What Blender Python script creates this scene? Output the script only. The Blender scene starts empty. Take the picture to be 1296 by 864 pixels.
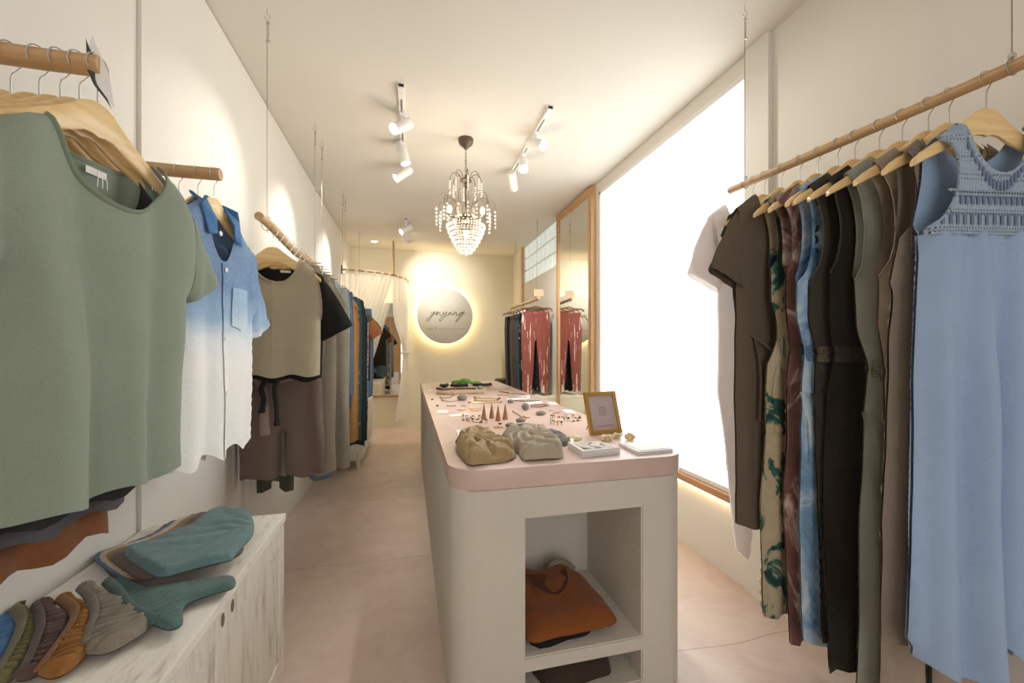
import bpy, bmesh, math, random
import numpy as np
from mathutils import Vector, Matrix, noise
from mathutils.geometry import delaunay_2d_cdt
random.seed(7)
PI = math.pi
scene = bpy.context.scene
COL = scene.collection

# ------------------------------------------------------------------ camera calibration (metres, room axes: X right, Y down the shop, Z up)
F, VX, HY, CX, EYE = 525.0, 517.0, 440.0, 648.0, 1.35
PSI = math.atan((CX - VX) / F)
SN, CS = math.sin(PSI), math.cos(PSI)
XL, XR, YB, YF, ZC = -0.935, 1.84, 7.25, -1.6, 3.0     # room faces


def ray(x, y):
    a, b = (x - CX) / F, -(y - HY) / F
    return (a * CS + SN, -a * SN + CS, b)


def atY(x, y, Y):
    r = ray(x, y); k = Y / r[1]
    return Vector((r[0] * k, Y, EYE + r[2] * k))


def atX(x, y, X):
    r = ray(x, y); k = X / r[0]
    return Vector((X, r[1] * k, EYE + r[2] * k))


def atZ(x, y, Z):
    r = ray(x, y); k = (Z - EYE) / r[2]
    return Vector((r[0] * k, r[1] * k, Z))


def on_plane(x, y, loc, th):
    """where the sight line meets the upright plane through loc turned by th: (sideways, height relative to loc)"""
    r = ray(x, y)
    n = (-math.sin(th), math.cos(th))
    k = (loc[0] * n[0] + loc[1] * n[1]) / (r[0] * n[0] + r[1] * n[1])
    X, Y = r[0] * k - loc[0], r[1] * k - loc[1]
    return (X * math.cos(th) + Y * math.sin(th), EYE + r[2] * k - loc[2])


# ------------------------------------------------------------------ materials
def lin(c):
    if isinstance(c, str):
        c = c.lstrip('#'); c = [int(c[i:i + 2], 16) / 255 for i in (0, 2, 4)]
    return tuple(((v / 12.92) if v <= 0.04045 else ((v + 0.055) / 1.055) ** 2.4) for v in c) + (1.0,)


class NT:
    def __init__(self, name):
        self.m = bpy.data.materials.new(name); self.m.use_nodes = True
        self.t = self.m.node_tree; self.n = self.t.nodes; self.l = self.t.links
        self.b = self.n['Principled BSDF']; self.out = self.n['Material Output']

    def node(self, t, **kw):
        n = self.n.new(t)
        for k, v in kw.items():
            if k in n.inputs: n.inputs[k].default_value = v
            else: setattr(n, k, v)
        return n

    def coord(self, scale=(1, 1, 1), kind='Object'):
        c = self.node('ShaderNodeTexCoord'); mp = self.node('ShaderNodeMapping')
        mp.inputs['Scale'].default_value = scale
        self.l.new(c.outputs[kind], mp.inputs[0])
        return mp.outputs[0]

    def noise(self, vec, scale, detail=4, rough=.55, dist=0):
        n = self.node('ShaderNodeTexNoise'); n.inputs['Scale'].default_value = scale
        n.inputs['Detail'].default_value = detail; n.inputs['Roughness'].default_value = rough; n.inputs['Distortion'].default_value = dist
        self.l.new(vec, n.inputs['Vector']); return n.outputs['Fac']

    def ramp(self, fac, stops):
        r = self.node('ShaderNodeValToRGB'); e = r.color_ramp.elements
        while len(e) < len(stops): e.new(.5)
        for i, (p, c) in enumerate(stops):
            e[i].position = p; e[i].color = lin(c) if not (isinstance(c, tuple) and len(c) == 4) else c
        self.l.new(fac, r.inputs[0]); return r.outputs[0]

    def mix(self, fac, a, b, mode='MIX'):
        n = self.node('ShaderNodeMix', data_type='RGBA', blend_type=mode)
        for sock, v in ((n.inputs[0], fac), (n.inputs[6], a), (n.inputs[7], b)):
            if hasattr(v, 'links') or hasattr(v, 'is_linked'): self.l.new(v, sock)
            else: sock.default_value = v if not isinstance(v, str) else lin(v)
        return n.outputs[2]

    def math(self, op, a, b=0.0, c=None):
        n = self.node('ShaderNodeMath', operation=op)
        for i, v in enumerate((a, b) if c is None else (a, b, c)):
            if hasattr(v, 'is_linked'): self.l.new(v, n.inputs[i])
            else: n.inputs[i].default_value = v
        return n.outputs[0]

    def color(self, v):
        if hasattr(v, 'is_linked'): self.l.new(v, self.b.inputs['Base Color'])
        else: self.b.inputs['Base Color'].default_value = lin(v) if not (isinstance(v, tuple) and len(v) == 4) else v

    def bump(self, h, strength=.2, dist=.01):
        n = self.node('ShaderNodeBump'); n.inputs['Strength'].default_value = strength; n.inputs['Distance'].default_value = dist
        self.l.new(h, n.inputs['Height']); self.l.new(n.outputs[0], self.b.inputs['Normal'])

    def set(self, rough=None, metal=None, **kw):
        if rough is not None: self.b.inputs['Roughness'].default_value = rough
        if metal is not None: self.b.inputs['Metallic'].default_value = metal
        for k, v in kw.items(): self.b.inputs[k.replace('_', ' ')].default_value = v
        return self


def dark(c, f):
    c = c.lstrip('#'); return '#%02x%02x%02x' % tuple(max(0, min(255, int(int(c[i:i + 2], 16) * f))) for i in (0, 2, 4))


def plain(name, c, rough=.5, metal=0.0, **kw):
    k = NT(name); v = k.coord()
    k.color(k.mix(k.noise(v, 30), dark(c, .94), dark(c, 1.04))); k.set(rough, metal, **kw); return k.m


def plaster(name, c, bump=.15, scale=18, var=.05):
    k = NT(name); v = k.coord()
    n1 = k.noise(v, 1.6, 5); n2 = k.noise(v, scale, 6, .6)
    k.color(k.mix(n1, dark(c, 1 - var), dark(c, 1 + var * .6))); k.set(.85); k.bump(n2, bump, .01); return k.m


def wood(name, c, c2, rough=.45, axis=0, scale=1.0):
    k = NT(name); s = [22 * scale] * 3; s[axis] = 1.6 * scale
    v = k.coord(tuple(s)); n = k.noise(v, 1.5, 6, .6, .6)
    k.color(k.ramp(n, [(.3, c2), (.62, c)])); k.set(rough); k.bump(n, .08, .004); return k.m


def fabric(name, c, rough=.92, weave=420, heather=.1, crumple=.25):
    k = NT(name); v = k.coord(); v2 = k.coord((1, 1, 3))
    a = k.noise(v2, weave, 2, .6); b = k.noise(v, 7, 4)
    col = k.mix(a, dark(c, 1 - heather), dark(c, 1 + heather)); col = k.mix(k.math('MULTIPLY', b, .35), col, dark(c, .72))
    k.color(col); k.set(rough, Sheen_Weight=.15, Specular_IOR_Level=.2)
    h = k.math('ADD', k.math('MULTIPLY', a, .12), k.math('MULTIPLY', k.noise(v, 16, 6, .6, .8), crumple * 4)); k.bump(h, .35, .012); return k.m


def thin_fabric(name, c):
    m = fabric(name, c); t = m.node_tree; b = t.nodes['Principled BSDF']; o = t.nodes['Material Output']
    tr = t.nodes.new('ShaderNodeBsdfTranslucent'); tr.inputs[0].default_value = lin(c); mx = t.nodes.new('ShaderNodeMixShader'); mx.inputs[0].default_value = .5
    t.links.new(b.outputs[0], mx.inputs[1]); t.links.new(tr.outputs[0], mx.inputs[2]); t.links.new(mx.outputs[0], o.inputs[0]); return m


def linen(name, c, heather=.13): return fabric(name, c, .95, 260, heather, .5)


def dye(name, stops, scale=5, dist=1.2, detail=5, stretch=(1, 1, .55)):
    k = NT(name); v = k.coord(stretch); n = k.noise(v, scale, detail, .6, dist)
    k.color(k.ramp(n, stops)); k.set(.92, Sheen_Weight=.15, Specular_IOR_Level=.2); k.bump(k.noise(k.coord(), 16, 5, .6, .6), .3, .012); return k.m


def ombre(name, stops, z0, z1):
    k = NT(name); c = k.node('ShaderNodeTexCoord'); sp = k.node('ShaderNodeSeparateXYZ'); k.l.new(c.outputs['Object'], sp.inputs[0])
    v = k.coord(); nz = k.noise(v, 6, 5, .65, .5)
    f = k.math('DIVIDE', k.math('SUBTRACT', k.math('ADD', sp.outputs[2], k.math('MULTIPLY', nz, .10)), z0), z1 - z0)
    col = k.ramp(f, stops); w = k.noise(k.coord((1, 1, .25)), 240, 2, .6)
    k.color(k.mix(k.math('MULTIPLY', w, .25), col, '#f4f4f0')); k.set(.95, Sheen_Weight=.1, Specular_IOR_Level=.2)
    k.bump(k.math('ADD', k.noise(v, 15, 6, .62, 1.0), k.math('MULTIPLY', w, .15)), .45, .012); return k.m


def crochet(name, c):
    """open crochet: rows of little holes between bands of twisted yarn"""
    k = NT(name); c_ = k.node('ShaderNodeTexCoord'); sp = k.node('ShaderNodeSeparateXYZ'); k.l.new(c_.outputs['Object'], sp.inputs[0])
    sx = k.math('SINE', k.math('MULTIPLY', sp.outputs[0], 2 * PI / .0085)); sz = k.math('SINE', k.math('MULTIPLY', sp.outputs[2], 2 * PI / .012))
    p = k.math('MULTIPLY', k.math('ADD', sx, 1.0), k.math('ADD', sz, 1.0)); band = k.math('SINE', k.math('MULTIPLY', sp.outputs[2], 2 * PI / .05))
    hole = k.math('MULTIPLY', k.math('GREATER_THAN', p, 2.6), k.math('GREATER_THAN', band, .1))
    nz = k.noise(k.coord(), 160, 3)
    k.color(k.mix(hole, k.mix(nz, dark(c, .82), dark(c, 1.08)), dark(c, .42))); k.set(.95, Sheen_Weight=.1, Specular_IOR_Level=.2)
    h = k.math('ADD', k.math('MULTIPLY', k.math('ADD', sx, sz), .3), nz); h = k.math('SUBTRACT', h, k.math('MULTIPLY', hole, 2.0)); k.bump(h, .7, .004); return k.m


def emit(name, c, s):
    k = NT(name); k.color(c); k.b.inputs['Emission Color'].default_value = lin(c); k.b.inputs['Emission Strength'].default_value = s; return k.m


MT = {}
MT['wall'] = plaster('wall_paint', '#e0dbd1', .12, 14, .03)
MT['wall_warm'] = plaster('wall_warm_paint', '#ebe2c9', .2, 9, .04)
MT['ceiling'] = plaster('ceiling_paint', '#dcd5c8', .06, 20, .025)
MT['counter'] = plaster('counter_plaster', '#d0c8bb', .55, 34, .05)
MT['white_paint'] = plain('white_paint', '#eceae6', .4)
MT['oak'] = wood('oak', '#c79a6b', '#a97b4d', .4, 2)
MT['oak_y'] = wood('oak_sill', '#b98350', '#99673a', .4, 1)
MT['branch'] = wood('branch_wood', '#c6a071', '#a07a4e', .5, 1)
MT['branch_pale'] = wood('pale_branch_wood', '#c9a67a', '#a98556', .6, 1)
MT['peg'] = wood('peg_wood', '#c39a69', '#a57c4d', .45, 0)
MT['hanger'] = wood('hanger_wood', '#eccb90', '#dcb475', .3, 0)
MT['hanger_dark'] = wood('dark_hanger_wood', '#946640', '#75492a', .35, 0)
MT['steel'] = plain('steel', '#c9c7c4', .25, 1.0)
MT['wire'] = plain('steel_wire', '#8d867a', .4, .8)
MT['bronze'] = plain('aged_bronze', '#5a4c3c', .4, .6)
MT['gold'] = plain('gilt_frame', '#c79b4c', .35, .6)
MT['paper'] = plain('white_paper', '#f3f1ef', .7)
MT['black'] = plain('black_plastic', '#141414', .5)
MT['cork'] = plain('cone_wood', '#a9774c', .7)
MT['stone'] = dye('grey_stone', [(.3, '#6f6f66'), (.7, '#8f8e84')], 40, .2, 6, (1, 1, 1))
MT['stone_green'] = dye('green_stone', [(.3, '#6f7f6c'), (.7, '#93a18d')], 40, .2, 6, (1, 1, 1))
MT['pewter'] = plain('pewter', '#8d8576', .35, .9)
MT['brass'] = plain('brass', '#b78f4a', .3, .9)
MT['kraft'] = plain('kraft_card', '#c9ac8b', .8)
MT['ink'] = plain('brown_ink', '#7d5a49', .8)
MT['sign_ink'] = plain('bronze_lettering', '#7a6a3c', .4, .5)
MT['sign_ink_pale'] = plain('pale_bronze_lettering', '#b5a883', .5, .2)
MT['sign'] = plaster('sign_board', '#d3cec0', .05, 30, .02)
MT['label_white'] = plain('woven_label', '#f2f0ec', .8)
MT['mirror'] = NT('mirror_glass').set(.015, 1.0).m; MT['mirror'].node_tree.nodes['Principled BSDF'].inputs['Base Color'].default_value = (.86, .88, .85, 1)
MT['window'] = emit('frosted_daylight_glass', '#f4fbfc', 2.4)
MT['bulb'] = emit('warm_bulb', '#ffdf9e', 28)
MT['lens'] = emit('lamp_lens', '#fff7ea', 14)
MT['strip'] = emit('led_strip', '#ffdca6', 10)
MT['halo'] = emit('halo_led', '#ffdf9a', 60)
MT['block'] = NT('glass_block').set(.25).m
_k = NT('glass_block_lit'); _k.color('#dfe9e6'); _k.set(.2, Transmission_Weight=.0); _k.b.inputs['Emission Color'].default_value = lin('#dcebe8'); _k.b.inputs['Emission Strength'].default_value = .3
_k.bump(_k.noise(_k.coord(), 40, 2), .6, .01); MT['block'] = _k.m
_k = NT('crystal'); _k.color('#fffaf0'); _k.set(.08, Transmission_Weight=.2, IOR=1.5); _k.b.inputs['Emission Color'].default_value = lin('#fff0d0'); _k.b.inputs['Emission Strength'].default_value = .15; MT['crystal'] = _k.m  # slight glow added to whiten the chandelier beads, which are not lamps
_k = NT('citrine'); _k.color('#f0dcae'); _k.set(.15, Transmission_Weight=.5, IOR=1.5); MT['citrine'] = _k.m
_k = NT('clear_glass'); _k.color('#e8e6b8'); _k.set(.05, Transmission_Weight=.75, IOR=1.5); MT['glass'] = _k.m

# polished pink cement floor with hairline joints
_k = NT('pink_cement'); v = _k.coord(); a = _k.noise(v, .9, 6, .6, .8); b = _k.noise(v, 4.5, 7, .65, 1.2)
c = _k.ramp(_k.math('ADD', _k.math('MULTIPLY', a, .6), _k.math('MULTIPLY', b, .4)), [(.3, '#bba295'), (.5, '#d1bbaf'), (.7, '#dfcec4')])
sp = _k.node('ShaderNodeSeparateXYZ'); _k.l.new(v, sp.inputs[0])
yy = _k.math('ADD', sp.outputs[1], _k.math('MULTIPLY', _k.noise(v, 1.2, 2), .25))
fr = _k.math('ABSOLUTE', _k.math('SUBTRACT', _k.math('FRACT', _k.math('DIVIDE', yy, 1.15)), .5)); ln = _k.math('LESS_THAN', fr, .0022)
_k.color(_k.mix(_k.math('MULTIPLY', ln, .55), c, '#6d4f40')); _k.set(.34, Specular_IOR_Level=.35); _k.bump(b, .04, .01); MT['floor'] = _k.m
# pink counter top
_k = NT('pink_cement_top'); v = _k.coord(); a = _k.noise(v, 2.2, 6, .6, .6)
_k.color(_k.ramp(a, [(.3, '#c2a399'), (.6, '#d3b8ae'), (.8, '#dcc5bb')])); _k.set(.3, Specular_IOR_Level=.4); MT['top'] = _k.m
# distressed white furniture
_k = NT('distressed_white_wood'); v = _k.coord((9, 1.6, 9)); a = _k.noise(v, 3, 7, .62, .5); b = _k.noise(_k.coord((9, 1.6, 9)), 14, 5, .6)
_k.color(_k.ramp(_k.math('ADD', _k.math('MULTIPLY', a, .7), _k.math('MULTIPLY', b, .3)), [(.30, '#a3947f'), (.40, '#d3cbbf'), (.48, '#e6e1d8'), (.7, '#efebe4')])); _k.set(.55); _k.bump(b, .1, .004); MT['distress'] = _k.m
_k = NT('distressed_white_front'); v = _k.coord((9, 9, 1.6)); a = _k.noise(v, 3, 7, .62, .5); b = _k.noise(v, 14, 5, .6)
_k.color(_k.ramp(_k.math('ADD', _k.math('MULTIPLY', a, .7), _k.math('MULTIPLY', b, .3)), [(.30, '#8f8170'), (.40, '#c8bfb1'), (.49, '#ddd6ca'), (.7, '#e6e0d6')])); _k.set(.6); _k.bump(b, .1, .004); MT['distress_front'] = _k.m
# sheer curtain
_k = NT('sheer_curtain'); _k.color('#f6f2ea'); _k.set(.9, Transmission_Weight=0.0)
tr = _k.node('ShaderNodeBsdfTranslucent'); tr.inputs[0].default_value = lin('#fdf8ee'); tp = _k.node('ShaderNodeBsdfTransparent')
m1 = _k.node('ShaderNodeMixShader'); m1.inputs[0].default_value = .3; m2 = _k.node('ShaderNodeMixShader'); m2.inputs[0].default_value = .16
_k.l.new(_k.b.outputs[0], m1.inputs[1]); _k.l.new(tr.outputs[0], m1.inputs[2]); _k.l.new(m1.outputs[0], m2.inputs[1]); _k.l.new(tp.outputs[0], m2.inputs[2]); _k.l.new(m2.outputs[0], _k.out.inputs[0]); MT['curtain'] = _k.m


# ------------------------------------------------------------------ mesh building
class MB:
    def __init__(self): self.v, self.f = [], []

    def add(self, V, Fc, M=None):
        o = len(self.v)
        self.v += [tuple(M @ Vector(p)) for p in V] if M is not None else [tuple(p) for p in V]
        self.f += [tuple(i + o for i in q) for q in Fc]; return self

    def box(self, lo, hi, M=None):
        x0, y0, z0 = lo; x1, y1, z1 = hi
        return self.add([(x0, y0, z0), (x1, y0, z0), (x1, y1, z0), (x0, y1, z0), (x0, y0, z1), (x1, y0, z1), (x1, y1, z1), (x0, y1, z1)],
                        [(0, 3, 2, 1), (4, 5, 6, 7), (0, 1, 5, 4), (1, 2, 6, 5), (2, 3, 7, 6), (3, 0, 4, 7)], M)

    def tube(self, pts, r, n=8, cap=True, flat=1.0):
        pts = [Vector(p) for p in pts]; R = r if isinstance(r, (list, tuple)) else [r] * len(pts)
        T = [(pts[min(i + 1, len(pts) - 1)] - pts[max(i - 1, 0)]).normalized() for i in range(len(pts))]
        u = T[0].orthogonal().normalized(); V, Fc = [], []
        for i, p in enumerate(pts):
            u = (u - T[i] * u.dot(T[i]));  u = u.normalized() if u.length > 1e-6 else T[i].orthogonal().normalized()
            w = T[i].cross(u)
            V += [p + (u * math.cos(2 * PI * j / n) + w * math.sin(2 * PI * j / n) * flat) * R[i] for j in range(n)]
        for i in range(len(pts) - 1):
            for j in range(n):
                k = (j + 1) % n; Fc.append((i * n + j, i * n + k, (i + 1) * n + k, (i + 1) * n + j))
        if cap: Fc += [tuple(range(n - 1, -1, -1)), tuple((len(pts) - 1) * n + j for j in range(n))]
        return self.add(V, Fc)

    def ring(self, c, R, r, axis=2, n=24, m=8, sx=1.0):
        V, Fc = [], []
        for i in range(n):
            a = 2 * PI * i / n
            for j in range(m):
                b = 2 * PI * j / m; q = [(R + r * math.cos(b)) * math.cos(a) * sx, (R + r * math.cos(b)) * math.sin(a), r * math.sin(b)]
                if axis == 0: q = [q[2], q[0], q[1]]
                if axis == 1: q = [q[0], q[2], q[1]]
                V.append((c[0] + q[0], c[1] + q[1], c[2] + q[2]))
        for i in range(n):
            for j in range(m):
                Fc.append((i * m + j, ((i + 1) % n) * m + j, ((i + 1) % n) * m + (j + 1) % m, i * m + (j + 1) % m))
        return self.add(V, Fc)

    def lathe(self, prof, c=(0, 0, 0), n=24, M=None):
        V, Fc = [], []
        for r, z in prof:
            V += [(c[0] + r * math.cos(2 * PI * j / n), c[1] + r * math.sin(2 * PI * j / n), c[2] + z) for j in range(n)]
        for i in range(len(prof) - 1):
            for j in range(n): Fc.append((i * n + j, i * n + (j + 1) % n, (i + 1) * n + (j + 1) % n, (i + 1) * n + j))
        Fc += [tuple(range(n - 1, -1, -1)), tuple((len(prof) - 1) * n + j for j in range(n))]
        return self.add(V, Fc, M)

    def prism(self, poly, z0, z1, M=None):
        n = len(poly)
        return self.add([(x, y, z0) for x, y in poly] + [(x, y, z1) for x, y in poly],
                        [tuple(range(n - 1, -1, -1)), tuple(range(n, 2 * n))] + [(i, (i + 1) % n, n + (i + 1) % n, n + i) for i in range(n)], M)

    def blob(self, c, r, seed=0, amp=.12, n=10, m=14):
        V, Fc = [], []
        for i in range(n + 1):
            t = PI * i / n
            for j in range(m):
                a = 2 * PI * j / m; d = Vector((math.sin(t) * math.cos(a), math.sin(t) * math.sin(a), math.cos(t)))
                k = 1 + amp * noise.noise(d * 1.3 + Vector((seed * 3.1, seed, 0)))
                V.append((c[0] + d.x * r[0] * k, c[1] + d.y * r[1] * k, c[2] + d.z * r[2] * k))
        for i in range(n):
            for j in range(m): Fc.append((i * m + j, (i + 1) * m + j, (i + 1) * m + (j + 1) % m, i * m + (j + 1) % m))
        return self.add(V, Fc)

    def gem(self, c, r, h=None):
        h = h or r
        x, y, z = c
        return self.add([(x + r, y, z), (x, y + r, z), (x - r, y, z), (x, y - r, z), (x, y, z + h), (x, y, z - h)],
                        [(0, 1, 4), (1, 2, 4), (2, 3, 4), (3, 0, 4), (1, 0, 5), (2, 1, 5), (3, 2, 5), (0, 3, 5)])

    def build(self, name, mat, parent=None, smooth=False, bevel=0, weld=False, angle=None):
        me = bpy.data.meshes.new(name); me.from_pydata(self.v, [], self.f)
        bm = bmesh.new(); bm.from_mesh(me)
        if weld: bmesh.ops.remove_doubles(bm, verts=bm.verts, dist=2e-4)
        if bevel:
            ed = [e for e in bm.edges if len(e.link_faces) == 2 and e.calc_face_angle() > .6]
            bmesh.ops.bevel(bm, geom=ed, offset=bevel, segments=2, affect='EDGES', profile=.7)
        bmesh.ops.recalc_face_normals(bm, faces=bm.faces)
        if smooth:
            for f in bm.faces: f.smooth = True
            for e in bm.edges:
                if len(e.link_faces) == 2 and e.calc_face_angle() > (angle or .9): e.smooth = False
        bm.to_mesh(me); bm.free(); me.materials.append(mat)
        o = bpy.data.objects.new(name, me); COL.objects.link(o)
        if parent is not None: o.parent = parent
        return o


def tag(o, label, cat, group=None, kind=None):
    o['label'] = label; o['category'] = cat
    if group: o['group'] = group
    if kind: o['kind'] = kind
    return o


def thing(name, label, cat, loc=(0, 0, 0), rz=0.0, group=None):
    o = bpy.data.objects.new(name, None); COL.objects.link(o); o.empty_display_size = .05
    o.location = loc; o.rotation_euler = (0, 0, rz); return tag(o, label, cat, group)


def struct(name, mb, mat, **kw):
    o = mb.build(name, mat, **kw); o['kind'] = 'structure'; return o


def copy_tree(src, label=None, loc=None, rz=None):
    r = src.copy(); COL.objects.link(r)
    if label: r['label'] = label
    if loc is not None: r.location = loc
    if rz is not None: r.rotation_euler = (0, 0, rz)
    for ch in src.children:
        c = ch.copy(); COL.objects.link(c); c.parent = r
        for g in ch.children:
            d = g.copy(); COL.objects.link(d); d.parent = c
    return r


def text_mesh(body, size):
    cu = bpy.data.curves.new('lettering', 'FONT'); cu.body = body; cu.size = size; cu.align_x = 'CENTER'; cu.align_y = 'CENTER'; cu.extrude = .0008
    o = bpy.data.objects.new('lettering', cu); COL.objects.link(o)
    bpy.context.view_layer.update()
    me = bpy.data.meshes.new_from_object(o.evaluated_get(bpy.context.evaluated_depsgraph_get()))
    V = [tuple(v.co) for v in me.vertices]; Fc = [tuple(p.vertices) for p in me.polygons]
    bpy.data.objects.remove(o); bpy.data.curves.remove(cu); bpy.data.meshes.remove(me)
    return V, Fc


def cut(o, boxes):
    """subtract boxes from o's mesh"""
    for lo, hi in boxes:
        c = MB().box(lo, hi).build('cutter', MT['wall'], o.parent)
        m = o.modifiers.new('cut', 'BOOLEAN'); m.operation = 'DIFFERENCE'; m.object = c; m.solver = 'EXACT'
        bpy.context.view_layer.update()
        me = bpy.data.meshes.new_from_object(o.evaluated_get(bpy.context.evaluated_depsgraph_get()))
        o.modifiers.clear(); o.data = me; bpy.data.objects.remove(c)


def catmull(P, n=6, closed=False):
    P = [Vector(p) for p in P]; out = []; N = len(P)
    for i in range(N if closed else N - 1):
        g = (lambda k: P[k % N]) if closed else (lambda k: P[max(0, min(N - 1, k))])
        a, b, c, d = g(i - 1), g(i), g(i + 1), g(i + 2)
        for j in range(n):
            t = j / n; out.append(.5 * ((2 * b) + (c - a) * t + (2 * a - 5 * b + 4 * c - d) * t * t + (3 * b - a - 3 * c + d) * t ** 3))
    if not closed: out.append(P[-1])
    return out


# ------------------------------------------------------------------ cloth: two sheets from flat outlines, padded apart, falling in folds
class Cloth:
    """outline: [(s, z, closed)] where closed says whether the edge to the next point is a seam joining front and back"""

    def __init__(self, outline, T=.02, R=.06, fold=None, back=None, sp=.02, tmin=0.0, wob=None, flat_back=False, bk=1.0):
        self.bk = bk
        self.o, self.back = outline, back or outline
        self.T, self.R, self.fold, self.sp, self.tmin, self.flat = T, R, fold, sp, tmin, flat_back
        n = len(outline); self.wob = wob
        self.seg = np.array([[outline[i][0], outline[i][1], outline[(i + 1) % n][0], outline[(i + 1) % n][1]] for i in range(n) if outline[i][2]]).reshape(-1, 4)

    def dist(self, P):
        if len(self.seg) == 0: return np.full(len(P), 1.0)
        P = np.asarray(P)[:, None, :]; A = self.seg[None, :, :2]; B = self.seg[None, :, 2:]
        d = B - A; t = np.clip(((P - A) * d).sum(2) / np.maximum((d * d).sum(2), 1e-12), 0, 1)
        return np.sqrt((((A + d * t[..., None]) - P) ** 2).sum(2)).min(1)

    def ys(self, P, side):
        d = np.minimum(self.dist(P), self.R) / self.R
        t = self.tmin + self.T * np.sqrt(np.maximum(0, 1 - (1 - d) ** 2))
        if self.flat and side > 0: t = t * 0
        y = side * t * (self.bk if side > 0 else 1)
        if self.fold:
            f = np.array([self.fold(p[0], p[1]) for p in P]); y = y * (1 + f) if self.flat else y + f
        return y

    def y(self, s, z, side=-1): return float(self.ys([(s, z)], side)[0])

    def tri(self, outline):
        pts = []; n = len(outline)
        for i in range(n):
            a, b = outline[i], outline[(i + 1) % n]; L = math.hypot(b[0] - a[0], b[1] - a[1]); m = max(1, int(round(L / self.sp)))
            pts += [(a[0] + (b[0] - a[0]) * j / m, a[1] + (b[1] - a[1]) * j / m) for j in range(m)]
        A = np.array(pts); B = np.roll(A, -1, 0)
        lo, hi = A.min(0), A.max(0); g = []; row = 0; z = lo[1] + self.sp * .5
        while z < hi[1]:
            x = lo[0] + self.sp * (.5 if row % 2 else .9)
            while x < hi[0]: g.append((x, z)); x += self.sp
            z += self.sp * .87; row += 1
        if g:
            G = np.array(g); inside = np.zeros(len(G), bool)
            for a, b in zip(A, B):
                c = ((a[1] > G[:, 1]) != (b[1] > G[:, 1])); xi = a[0] + (G[:, 1] - a[1]) * (b[0] - a[0]) / ((b[1] - a[1]) or 1e-12); inside ^= (c & (G[:, 0] < xi))
            d = np.min(np.hypot(G[:, None, 0] - A[None, :, 0], G[:, None, 1] - A[None, :, 1]), 1)
            pts_in = [tuple(p) for p, k, q in zip(G, inside, d) if k and q > self.sp * .45]
        else: pts_in = []
        N = len(pts); allp = [Vector(p) for p in pts + pts_in]
        r = delaunay_2d_cdt(allp, [(i, (i + 1) % N) for i in range(N)], [list(range(N))], 1, 1e-5)
        return [(v.x, v.y) for v in r[0]], [tuple(f) for f in r[2]]

    def mesh(self, mb=None, sides=(-1, 1), M=None):
        mb = mb or MB()
        for side in sides:
            P, Fc = self.tri(self.o if side < 0 else self.back); Y = self.ys(P, side)
            W = [(self.wob(*p) if self.wob else (0, 0)) for p in P]
            mb.add([(p[0] + w[0], y, p[1] + w[1]) for p, y, w in zip(P, Y, W)], Fc, M)
        return mb

    def path(self, pts, side=-1, lift=.002):
        Y = self.ys(pts, side); W = [(self.wob(*p) if self.wob else (0, 0)) for p in pts]
        return [(p[0] + w[0], y + side * lift, p[1] + w[1]) for p, y, w in zip(pts, Y, W)]

    def patch(self, poly, lift=.003, mb=None, side=-1):
        """a flat piece (pocket, label, band) laid over this cloth"""
        c = Cloth([(p[0], p[1], 0) for p in poly], sp=max(.008, self.sp * .6)); P, Fc = c.tri(c.o); Y = self.ys(P, side); mb = mb or MB()
        W = [(self.wob(*p) if self.wob else (0, 0)) for p in P]
        mb.add([(p[0] + w[0], y + side * lift, p[1] + w[1]) for p, y, w in zip(P, Y, W)], Fc); return mb


def drape(A=.012, wl=.09, z0=-.15, z1=-.8, seed=0, top=.25):
    k = 2 * PI / wl

    def f(s, z):
        r = max(0.0, min(1.0, (z0 - z) / (z0 - z1)))
        ph = 2.2 * noise.noise(Vector((s * 3 + seed * 7.3, z * 1.3, seed * 1.7)))
        cus = (.6 - math.sqrt(math.sin(.5 * k * s + .5 * ph + seed) ** 2 + .012)) * 1.7      # round folds parted by sharper valleys
        return A * (top + (1 - top) * r) * (cus * .8 + .45 * math.sin(k * .53 * s + 2 * ph + seed * 2)) + .004 * noise.noise(Vector((s * 14, z * 9, seed)))
    return f


def hem_wob(A=.012, zt=-.3, zb=-.9, seed=0):
    def f(s, z):
        r = max(0.0, min(1.0, (zt - z) / (zt - zb)))
        return (A * .7 * r * noise.noise(Vector((seed * 2.1, z * 3, seed))), A * r * math.sin(s * 38 + seed))
    return f


def mirror_half(h):
    """h runs from the middle of the neck round one side (s>0) to the middle of the hem; closed flags belong to the edge that starts at a point"""
    out = list(h); n = len(h)
    for i in range(n - 1, 0, -1):
        s, z, _ = h[i]
        if abs(s) < 1e-6 and i == n - 1:
            out[-1] = (s, z, h[i - 1][2]); prev = None
            continue
        out.append((-s, z, h[i - 1][2]))
    return out


def curve_pts(a, b, bulge, n=6):
    """points strictly between a and b on a shallow arc"""
    ax, az = a; bx, bz = b; dx, dz = bx - ax, bz - az; out = []
    for i in range(1, n):
        t = i / n; k = 4 * t * (1 - t) * bulge; out.append((ax + dx * t - dz * k, az + dz * t + dx * k))
    return out


def scoop(nw, zn, zs, n=8):
    """neckline from the middle (0, zn) to the shoulder (nw, zs), exclusive of the end"""
    return [(nw * math.sin(PI / 2 * i / n), zs - (zs - zn) * math.cos(PI / 2 * i / n) ** 1.1) for i in range(n)]


# ------------------------------------------------------------------ hangers
HTOP = [(0, -.0), (.016, -.001), (.035, -.010), (.055, -.028), (.08, -.048), (.12, -.075), (.16, -.102), (.2, -.128), (.224, -.146)]
HZ = -.085                                                      # top of the wooden bar below the rail's axis


def hz(s):
    s = abs(s)
    for (a, za), (b, zb) in zip(HTOP, HTOP[1:]):
        if s <= b: return HZ + za + (zb - za) * (s - a) / (b - a)
    return HZ - .146


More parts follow.
